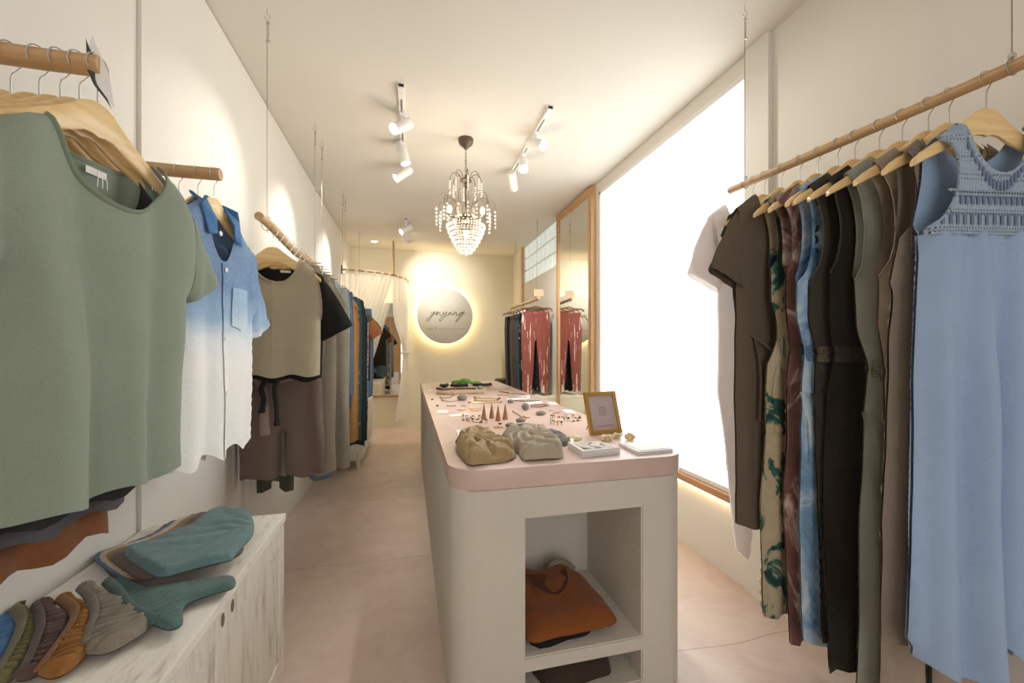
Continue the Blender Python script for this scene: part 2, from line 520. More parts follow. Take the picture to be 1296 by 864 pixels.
def hanger_bar_mesh():
    mb = MB(); top = [(-s, z) for s, z in HTOP[::-1]] + HTOP[1:]
    V, Fc = [], []
    for s, z in top:
        a = abs(s) / .224; th = .052 * (1 - a) ** 1.5 + .026; w = .0055 + .004 * a
        if a > .99: th *= .7; z -= .004
        zz = HZ + z
        V += [(s, -w * .6, zz), (s, w * .6, zz), (s, w, zz - .005), (s, w, zz - th + .004), (s, w * .6, zz - th), (s, -w * .6, zz - th), (s, -w, zz - th + .004), (s, -w, zz - .005)]
    n = len(top)
    for i in range(n - 1):
        for j in range(8): Fc.append((i * 8 + j, i * 8 + (j + 1) % 8, (i + 1) * 8 + (j + 1) % 8, (i + 1) * 8 + j))
    Fc += [tuple(range(7, -1, -1)), tuple((n - 1) * 8 + j for j in range(8))]
    return mb.add(V, Fc)


def hook_mesh(rr):
    pts = []
    for i in range(15):
        a = math.radians(215 - i * 17.5); pts.append((rr * math.cos(a), 0, rr * math.sin(a)))
    a = math.radians(215 - 14 * 17.5); pts += [(rr * .45, 0, -rr * 1.0 - .004), (0.003, 0, -rr * 1.25 - .008), (0, 0, -rr - .025), (0, 0, HZ - .01)]
    return MB().tube(pts, .0017, 6)


_hm = {}


def hanger(loc, rz, label, rr=.026, dark_wood=False, group=None, clip=False, flat=False):
    key = ('bar', dark_wood)
    if key not in _hm:
        o = hanger_bar_mesh().build('bar', MT['hanger_dark' if dark_wood else 'hanger'], smooth=True); _hm[key] = o.data; bpy.data.objects.remove(o)
    kh = ('hook', rr)
    if kh not in _hm:
        o = hook_mesh(rr).build('hook', MT['steel'], smooth=True); _hm[kh] = o.data; bpy.data.objects.remove(o)
    t = thing('wooden_hanger', label, 'hanger', loc, rz, group)
    for k, nm in ((key, 'bar'), (kh, 'hook')):
        o = bpy.data.objects.new(nm, _hm[k]); COL.objects.link(o); o.parent = t
    if clip: add_clips(t, -.2 if not flat else -.15)
    return t


def add_clips(t, z, w=.15):
    kr = 'clip_rail%d' % (z * 100)
    if kr not in _hm:
        o = MB().box((-.011, -.009, -.02), (.011, .009, .016)).build('clip', MT['steel'], bevel=.002); _hm.setdefault('clip', o.data); bpy.data.objects.remove(o)
        o = MB().tube([(-.19, 0, z), (.19, 0, z)], .0022, 6).tube([(-.19, 0, z), (-.19, 0, z + .03)], .0022, 6).tube([(.19, 0, z), (.19, 0, z + .03)], .0022, 6).build('clip_rail', MT['steel'], smooth=True); _hm[kr] = o.data; bpy.data.objects.remove(o)
    o = bpy.data.objects.new('clip_rail', _hm[kr]); COL.objects.link(o); o.parent = t
    for s in (-1, 1):
        o = bpy.data.objects.new('clip', _hm['clip']); COL.objects.link(o); o.parent = t; o.location = (s * w, 0, z)


def clip_hanger(loc, rz, label, rr=.026, group=None):
    """metal trouser hanger: hook, thin bar, two clips"""
    t = thing('clip_hanger', label, 'hanger', loc, rz, group)
    kh = ('mhook', rr)
    if kh not in _hm:
        pts = [(rr * math.cos(math.radians(215 - i * 17.5)), 0, rr * math.sin(math.radians(215 - i * 17.5))) for i in range(15)] + [(.003, 0, -rr * 1.2 - .008), (0, 0, -.1)]
        o = MB().tube(pts, .0018, 6).build('hook', MT['steel'], smooth=True); _hm[kh] = o.data; bpy.data.objects.remove(o)
        o = MB().tube([(-.17, 0, -.1), (.17, 0, -.1)], .003, 6).build('bar', MT['steel'], smooth=True); _hm['mbar'] = o.data; bpy.data.objects.remove(o)
        if 'clip' not in _hm:
            o = MB().box((-.011, -.009, -.02), (.011, .009, .016)).build('clip', MT['steel'], bevel=.002); _hm['clip'] = o.data; bpy.data.objects.remove(o)
    for k, nm in ((kh, 'hook'), ('mbar', 'bar')):
        o = bpy.data.objects.new(nm, _hm[k]); COL.objects.link(o); o.parent = t
    for s in (-1, 1):
        o = bpy.data.objects.new('clip', _hm['clip']); COL.objects.link(o); o.parent = t; o.location = (s * .13, 0, -.112)
    return t


def loops(root, s, z, ztop):
    mb = MB()
    for sg in (-1, 1): mb.tube([(sg * s - .004, 0, z), (sg * s - .006, 0, ztop), (sg * s + .006, 0, ztop), (sg * s + .004, 0, z)], .0012, 4)
    mb.build('hanger_loop', MT['label_white'], root)


# ------------------------------------------------------------------ garments (root at the rail's axis, cloth hangs below it)
GATHER = {}


def ccw(o):
    A = sum(o[i][0] * o[(i + 1) % len(o)][1] - o[(i + 1) % len(o)][0] * o[i][1] for i in range(len(o)))
    if A > 0: return o
    n = len(o); r = []
    for i in range(n):
        a = o[(n - i) % n]; b = o[(n - i - 1) % n]; r.append((a[0], a[1], b[2]))
    return r


def sleeves(root, mat, A, U, L, ang, wc, T, seed, sp, cuff=None, dx=0.0):
    for sgn in (1, -1):
        a = math.radians(ang); C = (A[0] + L * math.cos(a), A[1] - L * math.sin(a)); D = (C[0] - wc * math.sin(a) * .98, C[1] - wc * math.cos(a) * .98)
        pts = [(A[0] - .012, A[1] - .001, 1)] + [(p[0], p[1], 1) for p in curve_pts(A, C, .015, 5)] + [(C[0], C[1], 0), (D[0], D[1], 1)] + [(U[0] - .02, U[1] + .012, 0)]
        pts = ccw([(sgn * p[0] + dx, p[1], p[2]) for p in pts])
        # flags survive mirroring because each flag belongs to the edge after its point; rebuild for the mirrored winding
        c = Cloth(pts, T * 1.0, .05, fold=drape(.006, .07, A[1], D[1], seed + sgn), sp=sp, tmin=.002)
        o = c.mesh().build('sleeve', mat, root, smooth=True, weld=True, angle=2.2)
        if cuff:
            q = [C, D, (D[0] - .03 * math.cos(a), D[1] + .03 * math.sin(a)), (C[0] - .03 * math.cos(a), C[1] + .03 * math.sin(a))]
            q = [(sgn * p[0] + dx, p[1]) for p in q]; mb = c.patch(q, .003); c.patch(q, .003, mb, 1); mb.build('cuff', cuff, o, smooth=True)


def neck_tag(root, c, zb, s0=0.0, w=.035, h=.014, mat=None, side=1):
    mb = MB(); y = c.y(s0, zb - .012, side) - .004
    mb.box((s0 - w / 2, y - .001, zb - .012 - h), (s0 + w / 2, y, zb - .012)); mb.build('neck_label', mat or MT['label_white'], root)
    return y


def swing_tag(root, s, y, z, n=3):
    mb = MB()
    for i in range(n): mb.tube(catmull([(s + .002 * i, y - .003, z), (s - .008 + .01 * i, y - .012, z - .016), (s - .012 + .012 * i, y - .014, z - .042)], 4), .0009, 5)
    mb.build('tag_string', MT['label_white'], root, smooth=True)


def tee(name, label, cat, loc, rz, mat, zl, nw=.1, nd=.12, nb=.035, sw=.215, cw=.22, hw=.225, zu=.23, sl=(.2, 62, .17), T=.028, seed=1, sp=.022,
        band=None, group=None, dx=0.0, tagged=False, ftop=.25, A=.012, wl=.12, wob=.012, cuff=None, drop=0.0, seam=False):
    root = thing(name, label, cat, loc, rz, group)
    zn = hz(nw) + .017 - drop; zs = hz(min(sw, .2)) + .014 - max(0, sw - .2) * .6 - drop
    half = [(s, z, 0) for s, z in scoop(nw, zn - nd, zn)] + [(nw, zn, 1)] + [(s, hz(s) + .016 - drop, 1) for s in (.13, .16, .19) if nw + .015 < s < sw - .01] + [(sw, zs, 0)]
    half += [(s, z, 0) for s, z in curve_pts((sw, zs), (cw, zs - zu), .05, 5)] + [(cw, zs - zu, 1), ((cw * .98 + hw * .02), (zs - zu) * .6 + zl * .4, 1), (hw, zl, 0), (0, zl - .004, 0)]
    bk = [(s, z, f) for s, z, f in half]; n = len(scoop(nw, 0, 1))
    bk = [(s, z, 0) for s, z in scoop(nw, zn - nb, zn)] + half[n:]
    fr = ccw([(s + dx, z, f) for s, z, f in mirror_half(half)]); bo = ccw([(s + dx, z, f) for s, z, f in mirror_half(bk)])
    c = Cloth(fr, T, .07, drape(A, wl, zs - .1, zl, seed, ftop), bo, sp, .004, hem_wob(wob, zs - .2, zl, seed))
    c.mesh().build('body', mat, root, smooth=True, weld=True, angle=2.2)
    if sl: sleeves(root, mat, (sw, zs), (cw, zs - zu), sl[0], sl[1], sl[2], T, seed, sp, cuff, dx)
    if seam:
        for sg in (-1, 1):
            sp_ = [(sw, zs)] + curve_pts((sw, zs), (cw, zs - zu), .05, 8) + [(cw, zs - zu)]
            MB().tube(c.path([(sg * s * .985 + dx, z) for s, z in sp_], -1, .001), .0035, 6, True, .6).build('armhole_seam', band or mat, root, smooth=True)
    if band:
        f = [(s + dx, z) for s, z in scoop(nw, zn - nd, zn, 14)] + [(nw + dx, zn)]; fl = [(2 * dx - s, z) for s, z in f[::-1]]
        b = [(s + dx, z) for s, z in scoop(nw, zn - nb, zn, 10)] + [(nw + dx, zn)]; bl = [(2 * dx - s, z) for s, z in b[::-1]]
        MB().tube(c.path(fl + f[1:], -1, .001), .0065, 6, True, .55).build('neckband', band, root, smooth=True)
        MB().tube(c.path(bl + b[1:], 1, .001), .0065, 6, True, .55).build('neckband', band, root, smooth=True)
    loops(root, nw + .02, zn - .06, zn - .03)
    if tagged:
        y = neck_tag(root, c, zn - nb, dx, .05, .016); swing_tag(root, dx, y, zn - nb - .014)
    return root, c


def jumpsuit(name, label, cat, loc, rz, mat, zl, zw, si=.12, so=.19, uw=.2, zu=-.45, ww=.16, hw=.22, aw=.19, ai=.03, zc=None, nz=-.36, T=.02, seed=1, sp=.026,
             group=None, waist=None, pocket=True, legs=True, A=.013, wl=.075, trim=None, bz=-.2):
    root = thing(name, label, cat, loc, rz, group)
    zs, zso = hz(si) + .015, hz(so) + .015; zc = zc or (zw - .33)
    half = [(0, nz, 0)] + [(s, z, 0) for s, z in curve_pts((0, nz), (si, zs), .03, 5)] + [(si, zs, 1), (so, zso, 0)]
    half += [(s, z, 0) for s, z in curve_pts((so, zso), (uw, zu), -.10, 8)] + [(uw, zu, 1)]
    half += [(uw * .55 + ww * .45 + .012, zu * .5 + zw * .5, 1), (ww + .012, zw + .05, 1), (ww, zw, 1), (ww + .006, zw - .03, 1), (hw * .9 + ww * .1, zw - .13, 1), (hw, zw - .28, 1), (hw * .5 + aw * .5 + .004, zw * .4 + zl * .6, 1), (aw, zl, 0)]
    half += [(ai, zl + .005, 1), (.012, zc, 1)] if legs else [(0, zl + .006, 0)]
    fr = mirror_half(half)
    bk = [(0, bz, 0)] + [(s, z, 0) for s, z in curve_pts((0, bz), (si, zs), .02, 5)] + half[6:]
    fold0 = drape(A, wl, zw - .02, zl, seed, .5)

    def fold(s, z):
        g = math.exp(-((z - zw) / .06) ** 2); return fold0(s, z) * (1 - .5 * g) + .003 * g * math.sin(s * 300 + seed)
    c = Cloth(ccw(fr), T, .05, fold, ccw(mirror_half(bk)), sp, .003, hem_wob(.01, zw, zl, seed))
    c.mesh().build('body', mat, root, smooth=True, weld=True, angle=2.2)
    if waist:
        q = [(-ww - .004, zw + .028), (ww + .004, zw + .028), (ww + .003, zw - .028), (-ww - .003, zw - .028)]
        mb = c.patch(q, .006); c.patch(q, .006, mb, 1); mb.build('waistband', waist, root, smooth=True)
    if pocket:
        for sg in (-1, 1):
            q = [(sg * (ww + .03), zw - .14), (sg * (ww * .35), zw - .20), (sg * (ww * .3), zw - .38), (sg * (hw - .012), zw - .40), (sg * (hw - .01), zw - .26)]
            c.patch(q, .004).build('pocket', mat, root, smooth=True)
    loops(root, si + .02, zs - .05, zs - .012)
    e = [(s, z) for s, z, f in half[7:16] if z >= zu - 1e-6]
    if trim:
        for sg in (-1, 1): MB().tube(c.path([(sg * s, z) for s, z in e], -1, .001), .0045, 6, True, .6).build('armhole_binding', trim, root, smooth=True)
    return root, c


def trousers(name, label, cat, loc, rz, mat, zl, zt=-.115, w=.17, hw=.19, aw=.15, ai=.02, zc=None, T=.022, seed=1, sp=.03, group=None, band=None, A=.012, wl=.08, dx=0, skirt=False):
    root = thing(name, label, cat, loc, rz, group); zc = zc or zt - .32
    half = [(0, zt - .004, 0), (w * .5, zt - .002, 0), (w, zt, 1), (w * 1.02, zt - .04, 1), (hw, zt - .2, 1), ((hw + aw) / 2, (zt + zl) / 2 - .1, 1), (aw, zl, 0)]
    half += [(0, zl + .004, 0)] if skirt else [(ai, zl + .004, 1), (.012, zc - .03, 1), (0, zc, 1)]
    c = Cloth(ccw([(s + dx, z, f) for s, z, f in mirror_half(half)]), T, .05, drape(A, wl, zt - .05, zl, seed, .4), None, sp, .003, hem_wob(.012, zt - .2, zl, seed))
    loops(root, w * .8, zt - .02, zt + .012)
    c.mesh().build('legs' if not skirt else 'skirt_body', mat, root, smooth=True, weld=True, angle=2.2)
    q = [(-w + dx, zt + .001), (w + dx, zt + .001), (w * 1.02 + dx, zt - .04), (-w * 1.02 + dx, zt - .04)]
    mb = c.patch(q, .004); c.patch(q, .004, mb, 1); mb.build('waistband', band or mat, root, smooth=True)
    return root, c


# ================================================================== THE ROOM
struct('floor', MB().box((XL - .1, YF - .1, -.1), (XR + .1, YB + .1, 0)), MT['floor'])
struct('ceiling', MB().box((XL - .1, YF - .1, ZC), (XR + .1, YB + .1, ZC + .1)), MT['ceiling'])
struct('wall_left', MB().box((XL - .1, YF - .1, 0), (XL, YB + .1, ZC - .007)), MT['wall'])
struct('wall_back', MB().box((XL, YB, 0), (XR, YB + .1, ZC)), MT['wall_warm'])
WY0, WY1, WZ0, WZ1 = 1.93, 3.80, .49, 2.90          # frosted window opening
GY0, GY1, GZ0 = 5.0, 6.55, 2.40                     # glass blocks
w = MB().box((XR, YF - .1, 0), (XR + .1, WY0, ZC)).box((XR, WY0, 0), (XR + .1, WY1, WZ0)).box((XR, WY0, WZ1), (XR + .1, WY1, ZC)).box((XR, WY1, 0), (XR + .1, GY0, ZC)) \
    .box((XR, GY0, 0), (XR + .1, GY1, GZ0)).box((XR, GY1, 0), (XR + .1, YB + .1, ZC))
struct('wall_right', w, MT['wall'])
struct('trim_1', MB().box((XR - .025, 1.77, 0), (XR, WY0, ZC)), MT['wall'])                      # shallow pier beside the window
struct('trim_2', MB().box((XL, 1.75, 0), (XL + .014, 1.825, ZC - .007)), MT['wall'])                     # batten on the left wall
win = struct('window_1', MB().box((XR + .03, WY0, WZ0), (XR + .05, WY1, WZ1)), MT['window'])
fr = MB()
for a, b in (((XR - .004, WY0, WZ1 - .035), (XR + .03, WY1, WZ1)), ((XR - .004, WY0, WZ0), (XR + .03, WY0 + .012, WZ1)), ((XR - .004, WY1 - .04, WZ0), (XR + .03, WY1, WZ1)), ((XR - .004, WY0, WZ0), (XR + .03, WY1, WZ0 + .03))): fr.box(a, b)
f_ = fr.build('window_frame', MT['white_paint'], win, bevel=.003)
SILL = struct('trim_3', MB().box((XR - .035, WY0, WZ0 - .045), (XR + .002, WY1, WZ0)), MT['oak_y'], bevel=.003)   # timber sill
led = MB().box((XR - .026, WY0 + .02, WZ0 - .055), (XR - .014, WY1 - .02, WZ0 - .047)).build('light_strip', MT['strip'], SILL)
# shop front behind the camera: glazed opening and a timber door
struct('wall_front', MB().box((XL, YF - .1, 2.5), (XR, YF, ZC)).box((1.35, YF - .1, 0), (XR, YF, 2.5)).box((XL, YF - .1, 0), (-.35, YF, .45)), MT['wall'])
struct('door_1', MB().box((XL + .02, YF - .07, .45), (-.35, YF - .03, 2.5)).box((.95, YF - .08, 0), (1.0, YF - .02, 2.5)).box((1.3, YF - .08, 0), (1.35, YF - .02, 2.5)).box((-.35, YF - .08, 0), (-.27, YF - .02, 2.5)), MT['oak'])
# glass block window: each block modelled in one lit panel with mortar joints
gb = MB(); ny, nz_ = 8, 3; bw = (GY1 - GY0) / ny; bh = (ZC - GZ0) / nz_
for i in range(ny):
    for j in range(nz_):
        gb.box((XR + .006, GY0 + i * bw + .013, GZ0 + j * bh + .013), (XR + .07, GY0 + (i + 1) * bw - .013, GZ0 + (j + 1) * bh - .013))
w2 = struct('window_2', gb, MT['block'], bevel=.02)
MB().box((XR + .03, GY0, GZ0), (XR + .06, GY1, ZC)).build('mortar', plain('mortar', '#b9beb4', .8), w2)
struct('trim_4', MB().box((XR - .03, GY1, 0), (XR + .002, GY1 + .09, ZC)), MT['oak'], bevel=.003)

# ------------------------------------------------------------------ tall oak mirror on the right wall
mr = thing('tall_mirror', 'tall oak framed mirror beside the frosted window, reaching the ceiling', 'mirror', (XR, 4.36, 0))
MY0, MY1, MD = 3.86 - 4.36, 4.88 - 4.36, .055
MB().box((-MD, MY0, .06), (-.001, MY0 + .075, 2.985)).box((-MD, MY1 - .075, .06), (-.001, MY1, 2.985)).box((-MD, MY0 + .075, 2.905), (-.001, MY1 - .075, 2.985)).box((-MD, MY0 + .075, .06), (-.001, MY1 - .075, .14)).build('frame', MT['oak'], mr, bevel=.003)
MB().box((-.042, MY0 + .07, .13), (-.03, MY1 - .07, 2.91)).build('mirror_glass', MT['mirror'], mr)

# ------------------------------------------------------------------ round backlit sign
sc_ = atY(563.5, 400, YB - .06); SR = .475
sg = thing('round_sign', 'round backlit wall sign with yinyang script lettering', 'sign', (sc_.x, YB - .06, sc_.z))
Mx = Matrix.Rotation(PI / 2, 4, 'X')
MB().lathe([(SR - .004, 0), (SR, .004), (SR, .018), (SR - .004, .022)], n=72, M=Mx).build('board', MT['sign'], sg, smooth=True)
MB().ring((0, .036, 0), SR - .045, .006, 1, 72, 6).build('light_ring', MT['halo'], sg)
MB().ring((0, .024, 0), SR - .1, .02, 1, 48, 6).build('backing_ring', MT['white_paint'], sg)
strokes = [
    [(245, 235), (268, 272), (310, 250), (350, 205)], [(350, 207), (310, 290), (240, 385), (165, 470), (130, 455), (152, 400), (230, 340), (330, 290), (372, 265)],
    [(400, 222), (375, 280), (395, 285)], [(425, 200), (432, 206)], [(432, 215), (412, 280), (402, 332)], [(404, 325), (445, 255), (488, 235), (490, 290), (502, 322), (540, 308), (590, 250)],
    [(587, 222), (592, 265), (622, 278), (690, 222)], [(692, 222), (640, 310), (570, 412), (500, 476), (478, 455), (502, 400), (580, 345), (700, 330), (735, 300)],
    [(800, 232), (750, 250), (718, 292), (742, 302), (802, 240)], [(806, 235), (785, 290), (812, 302), (852, 268)],
    [(905, 222), (870, 280), (848, 322)], [(852, 316), (898, 252), (940, 234), (936, 290), (950, 322), (990, 310), (1022, 288)],
    [(1135, 235), (1060, 246), (1008, 295), (1050, 302), (1142, 225), (1165, 210)], [(1152, 220), (1080, 330), (1000, 442), (945, 496), (928, 472), (980, 400), (1085, 318), (1190, 265)]]
lt = MB(); yf = YB - .06 - .024
for st in strokes:
    P3 = []
    for a, b in catmull([(x, y, 0) for x, y in st], 5, False) and [(q.x, q.y) for q in catmull([(x, y, 0) for x, y in st], 5)]:
        p = atY(534 + a / 21.6, 384 + b / 21.6, yf); P3.append((p.x - sc_.x, -.024, p.z - sc_.z))
    lt.tube(P3, .0062, 6, True, .7)
lt.build('script_lettering', MT['sign_ink'], sg, smooth=True)
V, Fc = text_mesh('yoga & meditation wear', .05); wtx = max(p[0] for p in V) - min(p[0] for p in V)
a, b = atY(538.5, 415.6, yf), atY(590.5, 416, yf); kx = (b.x - a.x) / wtx
MB().add([(p[0] * kx + (a.x + b.x) / 2 - sc_.x, -.0225 - p[2], p[1] * kx * .95 + (a.z + b.z) / 2 - sc_.z) for p in V], Fc).build('small_lettering', MT['sign_ink_pale'], sg)

# ------------------------------------------------------------------ display counter with two cubbies
CXL, CXR, CY0, CY1, CZ = .14, 1.105, 1.445, 5.22, .92


def rrect(x0, y0, x1, y1, r, rb=.03, n=8):
    P = []
    for cx, cy, rr, a0 in ((x0 + r, y0 + r, r, PI), (x1 - r, y0 + r, r, 1.5 * PI), (x1 - rb, y1 - rb, rb, 0), (x0 + rb, y1 - rb, rb, .5 * PI)):
        P += [(cx + rr * math.cos(a0 + i / n * PI / 2), cy + rr * math.sin(a0 + i / n * PI / 2)) for i in range(n + 1)]
    return P


ct = thing('display_counter', 'long cream plaster display counter with pink cement top and open cubbies', 'counter', ((CXL + CXR) / 2, (CY0 + CY1) / 2, 0))
ox, oy = ct.location.x, ct.location.y
MB().prism([(x - ox, y - oy) for x, y in rrect(CXL, CY0, CXR, CY1, .115)], .846, CZ).build('counter_top', MT['top'], ct, smooth=True, bevel=.004, angle=.6)
body = MB().prism([(x - ox, y - oy) for x, y in rrect(CXL + .006, CY0 + .006, CXR - .006, CY1 - .006, .11)], 0, .846).build('counter_body', MT['counter'], ct)
KX0, KX1 = .413 - ox, .885 - ox
cut(body, [((KX0, CY0 - .1 - oy, .222), (KX1, 1.96 - oy, .727)), ((KX0, CY0 - .1 - oy, -.02 + .07), (KX1, 1.96 - oy, .166))])
body.data.materials.clear(); body.data.materials.append(MT['counter'])
bm = bmesh.new(); bm.from_mesh(body.data)
bmesh.ops.bevel(bm, geom=[e for e in bm.edges if len(e.link_faces) == 2 and e.calc_face_angle() > 1.2 and all(v.co.y < CY0 + .02 - oy for v in e.verts)], offset=.005, segments=2, affect='EDGES')
for f in bm.faces: f.smooth = True
for e in bm.edges:
    if len(e.link_faces) == 2 and e.calc_face_angle() > .6: e.smooth = False
bm.to_mesh(body.data); bm.free()

# ------------------------------------------------------------------ low distressed white cabinets
def low_cabinet(name, label, x0, x1, y0, y1, z0, zt, open_side=1, holes=True, holepx=None, ndoor=2):
    """along a wall; doors face +X (open_side 1) or -X (-1)"""
    t = thing(name, label, 'cabinet', ((x0 + x1) / 2, (y0 + y1) / 2, 0), 0 if open_side > 0 else PI, 'distressed white low cabinets' if holes else None)
    w, l = (x1 - x0), (y1 - y0)
    fx = w / 2
    MB().box((-fx, -l / 2, zt - .03), (fx + .004, l / 2, zt)).build('cabinet_top', MT['distress'], t, bevel=.004)
    b = MB().box((-fx, -l / 2 + .004, z0), (fx - .022, l / 2 - .004, zt - .03))
    b.build('carcass', MT['distress_front'], t, bevel=.003)
    dl = (l - .016) / ndoor
    for i in range(ndoor):
        ya, yb, za, zb = -l / 2 + .009 + i * dl, -l / 2 + .007 + (i + 1) * dl, z0 + .004, zt - .036
        d = MB().box((fx - .02, ya, za), (fx - .008, yb, zb)).box((fx - .008, ya, zb - .065), (fx, yb, zb)).box((fx - .008, ya, za), (fx, yb, za + .065)).box((fx - .008, ya, za + .065), (fx, ya + .06, zb - .065)).box((fx - .008, yb - .06, za + .065), (fx, yb, zb - .065)).build('door', MT['distress_front'], t, bevel=.0025)
        if holes:
            yy = yb - .03 if i % 2 == 0 else ya + .03; zz = zb - .025
            MB().lathe([(.001, 0), (.011, 0), (.012, .001), (.001, .0012)], n=16, M=Matrix.Translation((fx + .0002, yy, zz)) @ Matrix.Rotation(PI / 2, 4, 'Y') @ Matrix.Diagonal((1.5, .85, 1, 1))).build('finger_hole', MT['dark_hole'], d)
    for sx in (-1, 1):
        for sy in (-1, 1):
            MB().lathe([(.018, 0), (.03, z0)], n=10).build('leg', MT['distress_front'], t, smooth=True).location = (sx * (fx - .05), sy * (l / 2 - .05), 0)
    return t


MT['dark_hole'] = plain('hole_shadow', '#6b5d4c', .9)
low_cabinet('low_cabinet', 'near distressed white cabinet on the left under the green tee, holding folded trousers and briefs', XL + .01, -.472, .735, 1.80, .1, .70, 1, True, None, 2)
low_cabinet('low_cabinet', 'far distressed white cabinet on short legs near the curtained fitting corner', XL + .01, -.50, 4.87, 6.3, .1, .70, 1, True, None, 4)
rc = low_cabinet('wall_bench', 'cream low bench along the right wall below the red leggings', 1.40, XR - .005, 4.95, 7.2, .0001, .735, -1, False, None, 1)
for o in rc.children: o.data.materials[0] = MT['wall_warm']

# ------------------------------------------------------------------ fitting corner: curved rail, post, sheer curtains, mirror
rl = thing('curtain_rail', 'curved wooden curtain rail hung from the ceiling round the fitting corner', 'curtain rail', (XL, YB, 0))
RX, RY, RZ = .93, .90, 2.47
arc = [(RX * math.cos(a), -RY * math.sin(a), RZ) for a in [i / 24 * PI / 2 for i in range(25)]]
MB().tube([(p[0] if i else p[0], p[1] - (.004 if i == 0 else 0), p[2]) for i, p in enumerate(arc)], .015, 10).build('rail', MT['branch'], rl, smooth=True)
pa = (RX * math.cos(.70), -RY * math.sin(.70))
MB().tube([(pa[0], pa[1], RZ), (pa[0], pa[1], ZC)], .017, 10).build('post', MT['branch'], rl, smooth=True)
MB().box((.0, -RY - .02, RZ - .06), (.015, -RY + .02, RZ + .06)).build('wall_plate', MT['bronze'], rl, bevel=.003)


def curtain(name, label, ta, tb, fn, zb, nfold, seed, ties):
    """a sheer sheet hung from the rail between two angles; fn(u, v) pulls each point sideways along the rail and in or out"""
    t = thing(name, label, 'curtain', (XL, YB, 0), 0, None); nu, nv = 70, 44; V, Fc = [], []
    for j in range(nv + 1):
        v_ = j / nv
        for i in range(nu + 1):
            u = i / nu; uu, rr, zz = fn(u, v_)
            a = ta + (tb - ta) * uu; am = .022 * (1 - .25 * v_) * rr
            k = 1 + am * math.sin(u * nfold * 2 * PI + seed + 1.5 * noise.noise(Vector((u * 4, v_ * 2, seed))))
            V.append(((RX) * k * math.cos(a), -RY * k * math.sin(a), RZ - .05 + (zb - RZ + .05) * zz))
    for j in range(nv):
        for i in range(nu): Fc.append((j * (nu + 1) + i, j * (nu + 1) + i + 1, (j + 1) * (nu + 1) + i + 1, (j + 1) * (nu + 1) + i))
    MB().add(V, Fc).build('sheet', MT['curtain'], t, smooth=True, angle=3)
    for k in range(ties):
        a = ta + (tb - ta) * (k + .5) / ties
        x, y = RX * math.cos(a), -RY * math.sin(a); tg = Vector((-math.sin(a), -math.cos(a), 0)); nn = Vector((math.cos(a), -math.sin(a), 0))
        mb = MB(); P = []
        for q in range(9):
            b = q / 8 * PI; P.append(Vector((x, y, RZ)) + nn * .019 * math.cos(b) + Vector((0, 0, .019 * math.sin(b))))
        P = [Vector((x, y, RZ - .06)) + nn * .012] + P + [Vector((x, y, RZ - .06)) - nn * .012]
        VV = []
        for p in P: VV += [p - tg * .022, p + tg * .022]
        mb.add(VV, [(2 * i, 2 * i + 1, 2 * i + 3, 2 * i + 2) for i in range(len(P) - 1)]); mb.build('tab', MT['curtain'], t, smooth=True)
    return t


def fn_left(u, v_):
    # the free edge (u=1) is drawn back towards the wall lower down
    pull = min(1, v_ / .62) ** .9; return (u * (1 - .66 * pull), .8 + .9 * pull, v_)


def fn_right(u, v_):
    # gathered by a tie at mid height then falls loose
    g = math.exp(-((v_ - .52) / .16) ** 2) if v_ < .52 else math.exp(-((v_ - .52) / .34) ** 2)
    c_ = .62; return (c_ + (u - c_) * (1 - .80 * g) + .12 * g * 0, 1 + .8 * g, v_)


curtain('sheer_curtain', 'sheer white curtain swept back to the left wall at the fitting corner', PI / 2 - .02, .74, fn_left, .25, 9, 1, 6)
curtain('sheer_curtain', 'sheer white curtain tied at its middle beside the round sign', .70, .03, fn_right, .2, 6, 4, 4)
tb_ = MB(); a = .72 + (.03 - .72) * .62
tb_.ring((RX * math.cos(a), -RY * math.sin(a), 0), .06, .02, 2, 18, 8)
o = tb_.build('curtain_tie', MT['curtain'], None, smooth=True); o.location = (XL, YB, RZ - .05 + (.2 - RZ + .05) * .52); tag(o, 'white fabric tie knotted round the right-hand sheer curtain', 'curtain tie')
fm = thing('fitting_mirror', 'wall mirror inside the curtained fitting corner, standing on a wooden ledge', 'mirror', (-.5, YB, 0))
MB().box((-.42, -.02, .56), (.42, -.004, 2.1)).build('mirror_glass', MT['mirror'], fm)
MB().box((-.43, -.05, .53), (.43, -.002, .56)).build('ledge', MT['oak_y'], fm)

# ------------------------------------------------------------------ ceiling lights
def aim(o, tgt):
    d = Vector(tgt) - o.location; o.rotation_euler = d.to_track_quat('-Z', 'Y').to_euler()


